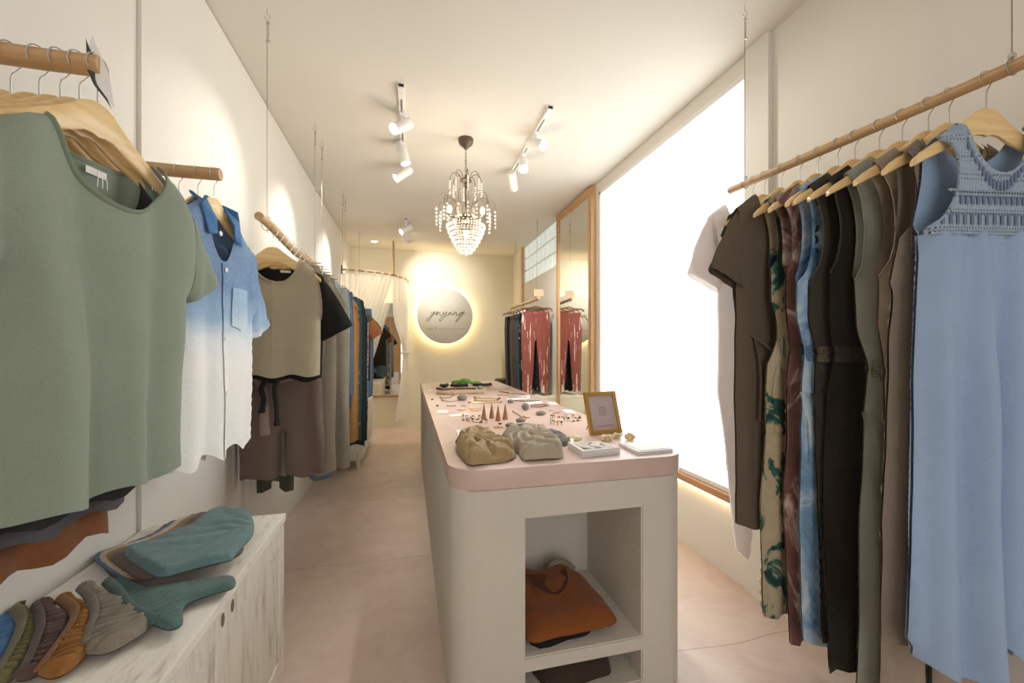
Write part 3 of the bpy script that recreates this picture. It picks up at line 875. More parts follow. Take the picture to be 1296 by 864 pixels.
def track(label, x, y0, y1, heads, group):
    t = thing('track_light', label, 'ceiling light', (x, y0, ZC), 0, group)
    MB().box((-.018, 0, -.022), (.018, y1 - y0, -.0005)).build('track', MT['white_paint'], t, bevel=.002)
    MB().box((-.006, .12, -.0235), (.006, y1 - y0 - .03, -.0222)).build('slot', MT['wire'], t)
    MB().box((-.02, 0, -.03), (.02, .12, -.0005)).build('feed', MT['white_paint'], t, bevel=.003)
    for yh, tgt, en, ang in heads:
        piv = Vector((0, yh - y0, -.10)); d = (Vector(tgt) - Vector((x, yh, ZC - .10))).normalized()
        h = MB().lathe([(.001, -.085), (.036, -.085), (.04, -.08), (.04, .085), (.037, .088), (.034, .08), (.001, .078)], n=24, M=Matrix.Translation(piv) @ d.to_track_quat('Z', 'Y').to_matrix().to_4x4()).build('spot_head', MT['white_paint'], t, smooth=True)
        MB().lathe([(.001, .0805), (.0335, .0805), (.0335, .083), (.001, .083)], n=24, M=Matrix.Translation(piv) @ d.to_track_quat('Z', 'Y').to_matrix().to_4x4()).build('lens', MT['lens'], h)
        MB().tube([(0, yh - y0, -.02), (0, yh - y0, -.075)], .008, 8).box((-.016, yh - y0 - .05, -.034), (.016, yh - y0 + .05, -.022)).build('bracket', MT['white_paint'], h)
        li = bpy.data.lights.new('spot', 'SPOT'); li.energy = en; li.color = (1, .95, .86); li.spot_size = math.radians(ang); li.spot_blend = 1.0; li.shadow_soft_size = .035
        lo = bpy.data.objects.new('spot', li); COL.objects.link(lo); lo.location = Vector((x, yh, ZC - .10)) + d * .1; aim(lo, Vector((x, yh, ZC - .10)) + d)
    return t


track('white ceiling track with three spotlights left of the chandelier', -.045, 2.68, 3.78,
      [(3.0, (XL, 2.25, 2.05), 40, 56), (3.42, (.55, 3.2, .9), 45, 60), (3.82, (XL, 3.5, 2.1), 55, 55)], 'ceiling tracks with three spotlights')
track('white ceiling track with three spotlights right of the chandelier', .94, 2.68, 3.72,
      [(3.02, (XR, 1.5, 2.0), 42, 60), (3.38, (.5, 1.6, .8), 70, 60), (3.74, (1.7, 5.4, 1.3), 110, 75)], 'ceiling tracks with three spotlights')
track('small white ceiling track with two spotlights near the back wall', -.03, 5.45, 6.1, [(5.6, (XL, 5.15, 2.2), 75, 55), (5.98, (.52, YB, 2.42), 85, 66)], None)
dl = thing('downlight', 'small recessed ceiling downlight above the fitting corner', 'ceiling light', (-.513, 6.75, ZC))
MB().ring((0, 0, -.002), .05, .006, 2, 24, 6).build('rim', MT['white_paint'], dl, smooth=True); MB().lathe([(.001, -.002), (.045, -.002), (.045, -.0005), (.001, -.0005)], n=24).build('lens', MT['lens'], dl)
li = bpy.data.lights.new('spot', 'SPOT'); li.energy = 50; li.color = (1, .87, .64); li.spot_size = 2.0; li.spot_blend = .8; li.shadow_soft_size = .05
lo = bpy.data.objects.new('spot', li); COL.objects.link(lo); lo.location = (-.513, 6.75, ZC - .03)

# ------------------------------------------------------------------ chandelier
ch = thing('chandelier', 'crystal bead chandelier with dark bronze frame hanging over the counter', 'chandelier', (.44, 3.27, ZC))


def bead_run(mb, pts, r=.0075):
    for p in pts: mb.gem(p, r, r * 1.15)


MB().lathe([(.001, -.085), (.012, -.083), (.02, -.07), (.05, -.045), (.06, -.02), (.06, -.002), (.001, -.0005)], n=20).build('canopy', MT['bronze'], ch, smooth=True)
cb = MB()
for i in range(9):
    z = -.10 - i * .028
    P = [(math.cos(a) * .006, 0, math.sin(a) * .017) for a in [k / 10 * 2 * PI for k in range(11)]]
    cb.tube([((p[0] if i % 2 else 0), (0 if i % 2 else p[0]), z + p[2]) for p in P], .0022, 5, False)
cb.build('chain', MT['bronze'], ch, smooth=True)
MB().lathe([(.001, -.28), (.01, -.29), (.012, -.315), (.045, -.325), (.048, -.335), (.012, -.345), (.01, -.36), (.008, -.6), (.02, -.605), (.075, -.61), (.082, -.625), (.082, -.66), (.07, -.675), (.001, -.68)], n=24).build('stem', MT['bronze'], ch, smooth=True)
for i in range(8):
    a = 2 * PI * i / 8; cx, cy = math.cos(a), math.sin(a)
    P = catmull([(.03 * cx, .03 * cy, -.33), (.055 * cx, .055 * cy, -.285), (.095 * cx, .095 * cy, -.275), (.122 * cx, .122 * cy, -.31), (.126 * cx, .126 * cy, -.335)], 4)
    arm = MB().tube(P, .0028, 5).build('crown_arm', MT['bronze'], ch, smooth=True)
    sb = MB(); bead_run(sb, [(.126 * cx, .126 * cy, -.345 - k * .019) for k in range(6)]); sb.build('bead_strand', MT['crystal'], arm)
for i in range(18):
    a = 2 * PI * (i + .3) / 18; cx, cy = math.cos(a), math.sin(a); R = .232 if i % 2 else .2
    P = catmull([(.06 * cx, .06 * cy, -.61), (.085 * cx, .085 * cy, -.5), (.15 * cx, .15 * cy, -.445), (R * .93 * cx, R * .93 * cy, -.485), (R * cx, R * cy, -.565)], 4)
    arm = MB().tube(P, .002, 5).build('arm', MT['bronze'], ch, smooth=True)
    sb = MB(); bead_run(sb, [(R * cx, R * cy, -.58 - k * .03) for k in range(5 if i % 2 else 4)], .0092); sb.build('bead_strand', MT['crystal'], arm)
for i in range(22):
    pass
hb = MB()
for j, z in enumerate((-.628, -.652)):
    for i in range(18):
        a = 2 * PI * (i + .5 * j) / 18; hb.gem((.086 * math.cos(a), .086 * math.sin(a), z), .008)
hb.build('hub_beads', MT['crystal'], ch)
for j, (R, z) in enumerate(((.148, -.675), (.138, -.71), (.125, -.745), (.108, -.78), (.09, -.812), (.07, -.842), (.048, -.868))):
    tr_ = MB().ring((0, 0, z), R, .0035, 2, 36, 5).build('tier_ring', MT['bronze'], ch, smooth=True)
    tb = MB(); n = max(8, int(2 * PI * R / .023))
    for i in range(n):
        a = 2 * PI * (i + .5 * (j % 2)) / n
        for k in range(2): tb.gem((R * math.cos(a) * (1 + .01 * k), R * math.sin(a) * (1 + .01 * k), z - .012 - k * .019), .0085)
    tb.build('bead_tier', MT['crystal'], tr_)
tb = MB(); [tb.gem((.012 * math.cos(a), .012 * math.sin(a), -.885 - .004 * k), .009, .016) for k, a in enumerate([0, 2.1, 4.2])]; tb.gem((0, 0, -.91), .012, .022); tb.build('drop', MT['crystal'], ch)
for i, (x, y, z) in enumerate(((-.13, -.03, -.575), (.125, -.05, -.575), (.02, .13, -.575), (0, -.05, -.77))):
    bk_ = MB().tube([(x * .35, y * .35, -.64), (x, y, z - .05), (x, y, z - .03)] if i < 3 else [(0, 0, -.67), (0, -.05, -.7), (0, -.05, z + .04)], .006, 6).build('lamp_arm', MT['bronze'], ch, smooth=True)
    MB().blob((x, y, z), (.017, .017, .03), 1, 0).build('bulb', MT['bulb'], bk_, smooth=True)
    li = bpy.data.lights.new('bulb_light', 'POINT'); li.energy = 3.5; li.color = (1, .86, .66); li.shadow_soft_size = .04
    lo = bpy.data.objects.new('bulb_light', li); COL.objects.link(lo); lo.location = ch.location + Vector((x, y, z))


# ------------------------------------------------------------------ rails, pegs and the wires that carry them
def wire(x, y, z, label, group, zt=ZC, ring_r=.03):
    t = thing('hanging_wire', label, 'wire', (x, y, zt), 0, group)
    P = [(0, 0, -.0005), (0, 0, -.03)] + [(.013 * math.sin(a), 0, -.043 + .013 * math.cos(a)) for a in [k / 10 * 1.5 * PI for k in range(11)]]
    MB().tube(P, .0018, 5).build('ceiling_hook', MT['steel'], t, smooth=True)
    L = zt - z
    MB().tube([(0, 0, -.055), (0, 0, -L + ring_r)], .0016, 5).tube([(.005, 0, -.07), (.007, 0, -.115), (.004, 0, -.16)], .0014, 5).ring((0, 0, -L), ring_r, .0016, 1, 20, 5).build('cable', MT['wire'], t, smooth=True)
    MB().box((-.004, -.004, -.075), (.012, .004, -.065)).box((-.004, -.004, -.165), (.012, .004, -.155)).box((-.006, -.005, -L + ring_r + .004), (.01, .005, -L + ring_r + .016)).build('clamp', MT['steel'], t)
    return t


PEG = [(1.147, 1.992, -.68), (1.735, 1.985, -.668)]
for (y, z, xe), lb in zip(PEG, ('thick round wooden wall peg with torn paper at its tip, above the green tee', 'round wooden wall peg holding the blue and white shirt')):
    t = thing('wall_peg', lb, 'clothes peg', (XL, y, z), 0, 'round wooden wall pegs')
    MB().tube([(0, 0, 0), (.02, 0, .001), (.15, 0, -.001), (xe - XL - .004, 0, 0), (xe - XL, 0, 0)], [.0225, .0225, .0222, .0225, .0205], 20).build('dowel', MT['peg'], t, smooth=True)
tp_ = thing('torn_paper', 'torn grey and white paper scrap stuck on the tip of the near wall peg', 'paper', (PEG[0][2] + .012, PEG[0][0], PEG[0][1]))
pts = [(on_plane(x, y, tp_.location, math.radians(20))) for x, y in [(108, 48), (113, 58), (117, 44), (121, 55), (127, 68), (139, 97), (145, 138), (136, 124), (124, 108), (112, 88), (111, 65)]]
MB().prism([(p[0], p[1]) for p in pts], 0, .0012, Matrix.Rotation(math.radians(20), 4, 'Z') @ Matrix.Rotation(PI / 2, 4, 'X')).build('paper_sheet', MT['paper'], tp_)
pts = [(on_plane(x, y, tp_.location, math.radians(20))) for x, y in [(109, 49), (113, 60), (117, 68), (120, 85), (121, 101), (124, 109), (136, 125), (142, 139), (134, 127), (119, 108), (111, 90)]]
MB().prism([(p[0], p[1]) for p in pts], .0015, .003, Matrix.Rotation(math.radians(20), 4, 'Z') @ Matrix.Rotation(PI / 2, 4, 'X')).build('dark_backing', plain('torn_backing', '#39423b', .8), tp_)

LX, LZ = -.667, 1.945


def branch(name, label, pts, r, mat, group=None, seed=0, wob=.006, m=5):
    P = catmull(pts, m); t = thing(name, label, 'clothes rail', P[0], 0, group); o = P[0]
    Q = []; R = []
    for i, p in enumerate(P):
        n_ = Vector((noise.noise(Vector((i * .21, seed, 0))), 0, noise.noise(Vector((i * .21, seed, 5))))) * wob
        Q.append(p - o + n_); R.append(r * (1 + .12 * noise.noise(Vector((i * .33, seed, 9)))))
    R[0] *= .93
    MB().tube(Q, R, 14).build('branch', mat, t, smooth=True); return t


branch('clothes_rail', 'wavy pale branch clothes rail with round cut end, above the beige linen top', [(LX, 2.13, 1.955), (LX + .004, 2.4, 1.95), (LX - .004, 2.8, 1.935), (LX, 3.1, 1.95), (LX, 3.42, 1.945)], .0215, MT['branch_pale'], 'branch rails along the left wall', 1)
branch('clothes_rail', 'branch clothes rail along the left wall carrying the teal and ochre trousers', [(LX, 3.5, LZ), (LX, 3.9, LZ + .005), (LX - .004, 4.3, LZ), (LX, 4.72, LZ)], .02, MT['branch_pale'], 'branch rails along the left wall', 2)
branch('clothes_rail', 'farthest branch clothes rail on the left wall, above the rust tee', [(LX, 4.78, LZ), (LX, 5.2, LZ + .005), (LX - .004, 5.8, LZ), (LX, 6.2, LZ)], .02, MT['branch_pale'], 'branch rails along the left wall', 3)
for y, lb in ((2.245, 'nearest thin wire holding the wavy branch rail above the beige linen top'), (3.30, 'thin wire at the far end of the beige linen top\'s rail'), (3.55, 'thin wire at the near end of the middle branch rail'), (4.63, 'thin wire at the far end of the middle branch rail'), (4.81, 'thin wire at the near end of the farthest left rail'), (6.11, 'thin wire at the far end of the farthest left rail, before the curtains')):
    wire(LX, y, LZ, lb, 'wires from the ceiling to the left rails', ring_r=.025)
RX_, RZf, RZn = 1.57, 2.14, 2.10


def rzr(y): return RZn + (RZf - RZn) * (y - .7) / 1.05


branch('clothes_rail', 'straight brown branch clothes rail carrying the dresses and jumpsuits on the right', [(RX_, .35, rzr(.35)), (RX_, .7, rzr(.7)), (RX_, 1.1, rzr(1.1)), (RX_, 1.76, rzr(1.76))], .0175, MT['branch'], None, 4, .004)
wire(RX_, 1.665, rzr(1.665), 'thin wire with clamps holding the far end of the right-hand dress rail', 'wires of the right rail', ring_r=.021)
wire(RX_, .755, rzr(.755), 'thin wire at the near end of the dress rail, above the pale blue dress', 'wires of the right rail', ring_r=.021)
GX, GZ = 1.575, 1.965
branch('clothes_rail', 'pale knobbly branch rail carrying the red leggings at the back right', [(GX, 4.93, GZ + .01), (GX, 5.3, GZ), (GX, 5.8, GZ + .01), (GX, 6.35, GZ)], .02, MT['branch_pale'], None, 5)
wire(GX, 5.0, GZ, 'wire above the red leggings, holding the kraft card', 'wires of the leggings rail', ring_r=.025)
wire(GX, 6.1, GZ, 'wire at the far end of the leggings rail', 'wires of the leggings rail', ring_r=.025)
kc = thing('kraft_card', 'small kraft card sign with faint writing, clipped to the wire above the red leggings', 'sign', (GX, 4.985, GZ))
p0, p1 = atY(676, 366, 4.985), atY(688, 374.5, 4.985)
MB().box((p0.x - GX, -.001, p1.z - GZ), (p1.x - GX, .0005, p0.z - GZ)).build('card', MT['kraft'], kc)
wr = MB(); random.seed(3)
for row, (f0, f1) in enumerate(((.12, .9), (.12, .85))):
    z = p0.z - GZ - (p0.z - p1.z) * (.25 + .33 * row); x = p0.x - GX + (p1.x - p0.x) * f0
    while x < p0.x - GX + (p1.x - p0.x) * f1:
        wl_ = random.uniform(.008, .018); P = [(x + wl_ * k / 6, -.0014, z + .003 * (-1) ** k) for k in range(7)]; wr.tube(P, .0011, 4); x += wl_ + .006
wr.build('handwriting', MT['ink'], kc)

# ------------------------------------------------------------------ fabrics
FB = {}
for k, c in dict(black='#1a1918', charcoal='#4a474a', rust='#744322', darkbrown='#4d3b30', mauve='#6f5b54', taupe='#8d8270', olive_grey='#6f6a58', lightblue='#93adb3', denim='#5a6d7e', navy='#45506e', ochre='#a8763f', caramel='#9c6a3a',
                 teal='#2c4347', deepteal='#1d2b31', blackteal='#161f24', olive='#4b4a3a', orange='#a9663f', jeans='#5b7187', darkolive='#35312a', blackolive='#1e1b17', brown='#5f5244', espresso='#3a2f27', greentee='#3f5148', white='#e9e2de', sage='#8e9386', taupepink='#9b8b7a', taupecro='#85776a', blue='#93acce', bluein='#86a2c4',
                 wine='#5e4440', midteal='#3c6f76', charblue='#33414d').items():
    FB[k] = fabric('cotton_' + k, c, .93, 420, .09, .3)
FB['green'] = fabric('heather_green_jersey', '#838f7e', .95, 330, .2, .12); FB['green_rib'] = fabric('green_rib', '#74806c', .95, 500, .2, .1)
FB['beige_linen'] = linen('beige_linen', '#a79a80', .16); FB['brown_linen'] = linen('brown_linen', '#6a5850', .12); FB['tie_brown'] = linen('rose_brown_linen', '#8a7267', .12)
FB['ombre'] = ombre('blue_white_ombre_linen', [(.40, '#efefec'), (.5, '#dbe5ee'), (.58, '#7fa8cf'), (.70, '#3f75aa'), (1, '#33679b')], -1.0, -.1)
FB['ombre_blue'] = linen('mid_blue_linen', '#3a70a6', .15); FB['pocket_blue'] = ombre('pocket_ombre_linen', [(.42, '#eceeee'), (.56, '#b9cfe2'), (.64, '#86aed2'), (1, '#5c8fbf')], -1.0, -.1)
FB['tiedye_blue'] = dye('blue_tie_dye', [(.32, '#3e6590'), (.48, '#7fa3c4'), (.62, '#c3d2dd'), (.72, '#5c83ac')], 7, 1.5)
FB['tiedye_wine'] = dye('wine_tie_dye', [(.35, '#5d3f3a'), (.52, '#6f4d46'), (.60, '#c9b0a4'), (.68, '#7a554d')], 4, 1.6)
FB['camo'] = dye('green_blotch_dye', [(.0, '#12201f'), (.40, '#1c3a36'), (.45, '#2e5c50'), (.48, '#a99b7d'), (.8, '#bfae90')], 8, 1.2)
FB['floral'] = dye('grey_print', [(.38, '#4b413b'), (.5, '#8c8177'), (.62, '#c0b6a8')], 22, .8, 4, (1, 1, 1))
FB['greenprint'] = dye('dark_green_print', [(.4, '#1f3437'), (.55, '#35524f'), (.65, '#7c7a5a')], 16, .8, 4, (1, 1, 1))
FB['cro_blue'] = crochet('blue_crochet', '#9aaec3'); FB['cro_taupe'] = crochet('taupe_crochet', '#83776a')
FB['elastic_olive'] = crochet('olive_shirring', '#57503f'); FB['elastic_dark'] = crochet('dark_shirring', '#35302a'); FB['elastic_sage'] = crochet('sage_shirring', '#7c7f70'); FB['elastic_blue'] = crochet('blue_shirring', '#5d7a98')
FB['red_leg'] = dye('red_leggings_streaks', [(.0, '#74392f'), (.58, '#7e4036'), (.60, '#d9bdae'), (.65, '#dcc4b4'), (.67, '#783b31')], 9, .7, 5, (3, 3, .3))
FB['blk_leg'] = dye('black_leggings_streaks', [(.0, '#161618'), (.64, '#161618'), (.66, '#b9b4b0'), (.68, '#161618')], 8, .6, 3, (1.4, 1.4, .5))

# ------------------------------------------------------------------ near wall peg: green tee in front of four others
px1 = PEG[0]
HG = 'wooden hangers on the wall pegs'


def peg_hang(x, deg, lb): return hanger((x, px1[0], px1[1]), math.radians(deg), lb, .0262, False, HG)


gt = (-.688, px1[0], px1[1])
peg_hang(gt[0], 78, 'light wood hanger inside the neck of the green tee')
g, gc = tee('tee_shirt', 'large heather green short sleeved tee at the front of the near wall peg', 'shirt', gt, math.radians(78), FB['green'], -.97, nw=.135, nd=.155, nb=.05, sw=.24, cw=.225, hw=.222, zu=.27, seam=True, sl=(.235, 57, .15), T=.032, seed=1, sp=.015,
            band=FB['green_rib'], dx=.02, tagged=True, A=.036, wl=.17, wob=.006, ftop=.4, drop=.012)
for x, dg, nm, lb, m, zl in ((-.722, 78, 'black', 'black tee directly behind the green tee, only a strip of hem showing', 'black', -1.0), (-.757, 79, 'charcoal', 'charcoal grey tee behind the green tee, second hem below it', 'charcoal', -1.04), (-.795, 80, 'rust', 'rust brown tee hanging lowest behind the green tee', 'rust', -1.115)):
    peg_hang(x, dg, 'light wood hanger carrying the %s tee behind the green tee' % nm)
    tee('tee_shirt', lb, 'shirt', (x, px1[0], px1[1]), math.radians(dg), FB[m], zl, nw=.175, nd=.2, nb=.17, sw=.21, cw=.2, hw=.19 if m != 'rust' else .2, zu=.24, sl=(.13, 66, .14), T=.014, seed=x * 50, sp=.03, A=.005 if m != 'rust' else .014, wl=.13, dx=-.03 if m != 'rust' else -.05, drop=.02, group='tees behind the green tee')

peg_hang(-.845, 83, 'light wood hanger closest to the wall on the near peg')
# second peg
px2 = PEG[1]; sl_ = (-.69, px2[0], px2[1])
hanger(sl_, math.radians(82), 'light wood hanger inside the collar of the blue and white shirt', .0262, False, HG)
st, sc = tee('button_shirt', 'blue to white dip dyed linen shirt with collar and chest pocket', 'shirt', sl_, math.radians(82), FB['ombre'], -1.02, nw=.085, nd=.2, nb=.02, sw=.235, cw=.235, hw=.235, zu=.29, sl=(.34, 64, .165), T=.028, seed=5, sp=.018, A=.014, wl=.13, wob=.02, dx=.0, cuff=FB['ombre'])
zn_ = hz(.085) + .012
for sg in (-1, 1):
    leaf = [(sg * .05, zn_ + .028), (sg * .086, zn_ + .012), (sg * .112, zn_ - .02), (sg * .10, zn_ - .118), (sg * .05, zn_ - .105), (sg * .05, zn_ - .05)]
    mb = MB(); V = []
    for i, (s, z) in enumerate(leaf): V.append((s, (sc.y(sg * max(.09, abs(s)), min(z, zn_ - .02)) - .014 if i not in (0,) else .0), z))
    mb.add(V, [(0, 1, 2), (0, 2, 5), (2, 3, 4), (2, 4, 5)])
    o = mb.build('collar_leaf', FB['ombre_blue'], st, smooth=True); md = o.modifiers.new('s', 'SUBSURF'); md.levels = md.render_levels = 2; md.subdivision_type = 'SIMPLE'; md2 = o.modifiers.new('t', 'SOLIDIFY'); md2.thickness = .004
f = [(s, z) for s, z in scoop(.085, zn_ - .02, zn_, 10)] + [(.085, zn_)]
MB().tube([(p[0], .018 + .012 * (1 - abs(p[0]) / .085), zn_ + .02) for p in [(-s, z) for s, z in f[::-1]] + f[1:]], .02, 6, True, .3).build('collar_stand', FB['ombre_blue'], st, smooth=True)
sc.patch([(-.016, zn_ - .2), (.016, zn_ - .2), (.018, -1.015), (-.014, -1.015)], .004).build('placket', FB['ombre'], st, smooth=True)
sc.patch([(.055, -.405), (.17, -.405), (.168, -.55), (.112, -.57), (.056, -.555)], .004).build('chest_pocket', FB['pocket_blue'], st, smooth=True)
for z in (zn_ - .1, zn_ - .225, -.6, -.8):
    s0 = .0 if z < zn_ - .2 else -.03
    MB().lathe([(.001, 0), (.0085, 0), (.009, .002), (.006, .003), (.001, .0025)], n=14, M=Matrix.Translation((s0, sc.y(s0, min(z, zn_ - .205)) - .006, z)) @ Matrix.Rotation(PI / 2, 4, 'X')).build('button', MT['label_white'], st)
for x, lb in ((-.74, 'light wood hanger just behind the blue and white shirt collar'), (-.80, 'light wood hanger on the second peg, half hidden by the green sleeve')):
    hanger((x, px2[0], px2[1]), math.radians(84), lb, .0262, False, HG)

# ------------------------------------------------------------------ long left rails
HL = 'hangers on the left rails'
GL = 'garments on the left rails'


def lw(y, lb, dark=False, clip=False): return hanger((LX, y, LZ), 0, lb, .0255, dark, HL, clip)


bl = (LX, 2.33, LZ)
lw(2.33, 'light wood hanger inside the beige linen top')
bt, bc = tee('linen_top', 'sleeveless beige linen crop top at the near end of the left rail', 'top', (LX + .012, 2.33, LZ), 0, FB['beige_linen'], -.735, nw=.12, nd=.135, nb=.115, sw=.182, cw=.212, hw=.208, zu=.27, sl=None, T=.028, seed=11, sp=.014, band=FB['beige_linen'], A=.012, wl=.16, wob=.008)
MB().tube(bc.path([(0, -.26 - k * .05) for k in range(10)], -1, .001), .0035, 5, True, .5).build('centre_seam', FB['beige_linen'], bt, smooth=True)
lw(2.42, 'light wood hanger carrying the black tee behind the beige linen top')
bk_, bkc = tee('knotted_tee', 'black wide sleeved tee with knotted hem ties, behind the beige linen top', 'top', (LX, 2.42, LZ), 0, FB['black'], -.765, nw=.12, nd=.1, sw=.22, cw=.22, hw=.21, zu=.26, sl=(.30, 60, .2), T=.022, seed=12, sp=.022, A=.008)
neck_tag(bk_, bkc, hz(.12) - .01, .03, .05, .012)
for x0, ln in ((-.065, .13), (-.005, .20)):
    MB().tube(catmull([(x0 + .03, -.03, -.74), (x0, -.04, -.80), (x0 + .008, -.035, -.80 - ln * .5), (x0 + (.01 if ln > .15 else -.004), -.03, -.80 - ln)], 5), [.014] * 14 + [.02, .018], 8, True, .45).build('hem_tie', FB['black'], bk_, smooth=True)
lw(2.52, 'light wood hanger carrying the brown wide legged jumpsuit')
bj, bjc = jumpsuit('jumpsuit', 'dusty brown wide legged jumpsuit with long waist sash, below the beige linen top', 'jumpsuit', (LX, 2.52, LZ), 0, FB['brown_linen'], -1.30, -.74, si=.09, so=.2, uw=.21, ww=.19, hw=.205, aw=.215, ai=.012, zc=-1.06, nz=-.25, T=.034, seed=13, sp=.02, A=.02, wl=.16, pocket=False, bz=-.2)
MB().tube(catmull([(-.16, -.05, -.73), (-.10, -.065, -.78), (-.07, -.075, -.85), (-.075, -.07, -.98), (-.068, -.07, -1.06)], 6), [.012 + .0006 * i for i in range(23)] + [.026, .018], 8, True, .4).build('sash', FB['tie_brown'], bj, smooth=True)
MB().tube(catmull([(.15, -.05, -.74), (.05, -.065, -.76), (-.03, -.075, -.80), (-.02, -.075, -.9)], 6), .016, 8, True, .4).build('sash', FB['tie_brown'], bj, smooth=True)
items = [
    (2.63, 't', 'taupe', 'taupe linen trousers behind the brown jumpsuit', -1.33, dict(w=.16, hw=.255, aw=.25), False),
    (2.73, 'u', 'olive', 'olive trousers whose dark hem shows lowest below the brown jumpsuit', -1.44, dict(w=.15, hw=.12, aw=.10, dx=-.1), False),
    (2.83, 't', 'denim', 'mid blue trousers with both hems showing below the brown jumpsuit', -1.42, dict(w=.13, hw=.19, aw=.2, ai=.06, dx=.0), False),
    (2.93, 't', 'taupe', 'second pair of taupe trousers, flaring widest, behind the brown jumpsuit', -1.38, dict(w=.17, hw=.275, aw=.29), False),
    (3.06, 't', 'olive_grey', 'grey olive trousers hanging before the pale blue ones', -1.37, dict(w=.17, hw=.26, aw=.26), False),
    (3.22, 't', 'lightblue', 'pale teal blue trousers with a long narrow visible edge', -1.43, dict(w=.17, hw=.22, aw=.235), False),
    (3.56, 't', 'sage', 'sage green trousers on the middle left rail', -1.05, dict(w=.19, hw=.21, aw=.2), False),
    (3.66, 't', 'denim', 'denim blue skirt on the middle left rail', -.98, dict(w=.19, hw=.22, aw=.23, skirt=True), False),
    (3.78, 't', 'navy', 'indigo trousers on the middle left rail', -1.10, dict(w=.2, hw=.21, aw=.2), False),
    (3.90, 'w', 'ochre', 'ochre brown trousers on a dark wooden hanger', -1.42, dict(w=.2, hw=.225, aw=.22), True),
    (4.02, 'w', 'caramel', 'caramel trousers behind the ochre ones', -1.44, dict(w=.21, hw=.23, aw=.22), True),
    (4.16, 't', 'greenprint', 'dark green printed trousers between caramel and teal ones', -1.43, dict(w=.2, hw=.22, aw=.22), False),
    (4.27, 't', 'teal', 'dark teal trousers on the middle left rail', -1.50, dict(w=.21, hw=.23, aw=.22), False),
    (4.38, 't', 'deepteal', 'very dark teal trousers, longest on the middle left rail', -1.56, dict(w=.22, hw=.25, aw=.24), False),
    (4.49, 't', 'blackteal', 'nearly black trousers behind the dark teal ones', -1.54, dict(w=.22, hw=.26, aw=.25), False),
    (4.60, 't', 'floral', 'grey printed trousers at the far end of the middle left rail', -1.46, dict(w=.21, hw=.26, aw=.25), False),
]
for y, k, m, lb, zl, kw, dk in items:
    nm = lb.split(' on ')[0].split(' behind ')[0].split(' with ')[0].split(' hanging ')[0].split(' whose ')[0].split(' between ')[0].split(',')[0].split(' at the')[0]
    if k == 'w': lw(y, 'dark wood clip hanger holding the ' + nm, True, True); zt = -.19
    else: clip_hanger((LX, y, LZ), 0, 'metal clip hanger holding the ' + nm, .0255, HL); zt = -.118
    trousers('trousers' if not kw.get('skirt') else 'skirt', lb, 'trousers' if not kw.get('skirt') else 'skirt', (LX, y, LZ), 0, FB[m], zl, zt=zt, seed=y * 9, T=.018, group=GL, sp=.035, **kw)
far = [(4.92, 'olive', 'olive tee on a light wood hanger, first on the farthest left rail', -.85, .08), (5.08, 'orange', 'rust orange short sleeved tee in front of the sheer curtain', -.78, .25), (5.25, 'espresso', 'dark brown long top beyond the rust orange tee', -1.0, .16),
       (5.55, 'darkbrown', 'brown tee farther along the farthest left rail', -.95, .16), (5.75, 'black', 'black tee near the far end of the farthest left rail', -.95, .16)]
for y, m, lb, zl, sl in far:
    lw(y, 'light wood hanger carrying the ' + lb.split(' on ')[0].split(' in front')[0].split(' beyond')[0].split(' farther')[0].split(' near')[0] + ' on the farthest rail')
    tee('tee_shirt', lb, 'shirt', (LX, y, LZ), 0, FB[m], zl, nw=.1, sw=.225, cw=.22, hw=.22, sl=(sl, 52, .16), T=.02, seed=y * 7, sp=.032, group=GL)
clip_hanger((LX, 5.4, LZ), 0, 'metal clip hanger holding the blue jeans on the farthest rail', .0255, HL)
trousers('trousers', 'blue jeans hanging past the rust orange tee', 'trousers', (LX, 5.4, LZ), 0, FB['jeans'], -1.2, w=.22, hw=.25, aw=.24, seed=61, sp=.035, group=GL)

# ------------------------------------------------------------------ right rail
HR = 'light wood hangers on the right rail'


def rh(xpx, deg, lb):
    y = atX(xpx, HY, RX_).y; loc = (RX_, y, rzr(y)); hanger(loc, math.radians(deg), lb, .0205, False, HR); return loc, math.radians(deg)


def zpx(L, x, y): return on_plane(x, y, L[0], L[1])[1]


def spx(L, x, y): return on_plane(x, y, L[0], L[1])[0]


# 1 pale blue crochet maxi dress
L = rh(1248, -9, 'light wood hanger carrying the pale blue crochet dress')
bd = thing('crochet_dress', 'long pale blue sleeveless dress with crochet yoke, nearest on the right rail', 'dress', L[0], L[1])
q = lambda x, y: on_plane(x, y, L[0], L[1])
lf = [(1204, 166), (1183, 176)]; si, so = -q(*lf[0])[0], -q(*lf[1])[0]
zy = q(1200, 300)[1]; zh = q(1172, 838)[1]; zarm = q(1168, 292)[1]; warm = -q(1166, 294)[0]; znk = q(1266, 229)[1]; zs = hz(si) + .012; zo = hz(min(so, .22)) + .012
ah = curve_pts((so, zo), (warm, zarm), -.20, 10)
yoke = [(s, z, 0) for s, z in scoop(si * .98, znk, zs, 10)] + [(si, zs, 1), (so, zo, 0)] + [(s, z, 0) for s, z in ah] + [(warm, zarm, 1), (warm + .004, zy, 0), (0, zy - .008, 0)]
yb = [(s, z, 0) for s, z in scoop(si * .98, znk + .06, zs, 10)] + [(si, zs, 1), (so, zo, 0)] + [(s, z, 0) for s, z in curve_pts((so, zo), (warm, zarm), -.05, 10)] + [(warm, zarm, 1), (warm + .004, zy, 0), (0, zy - .008, 0)]
cy = Cloth(ccw(mirror_half(yoke)), .026, .05, lambda s, z: .003 * noise.noise(Vector((s * 9, z * 9, 2))), ccw(mirror_half(yb)), .016, .006)
cy.mesh(sides=(-1,)).build('crochet_yoke', FB['cro_blue'], bd, smooth=True)
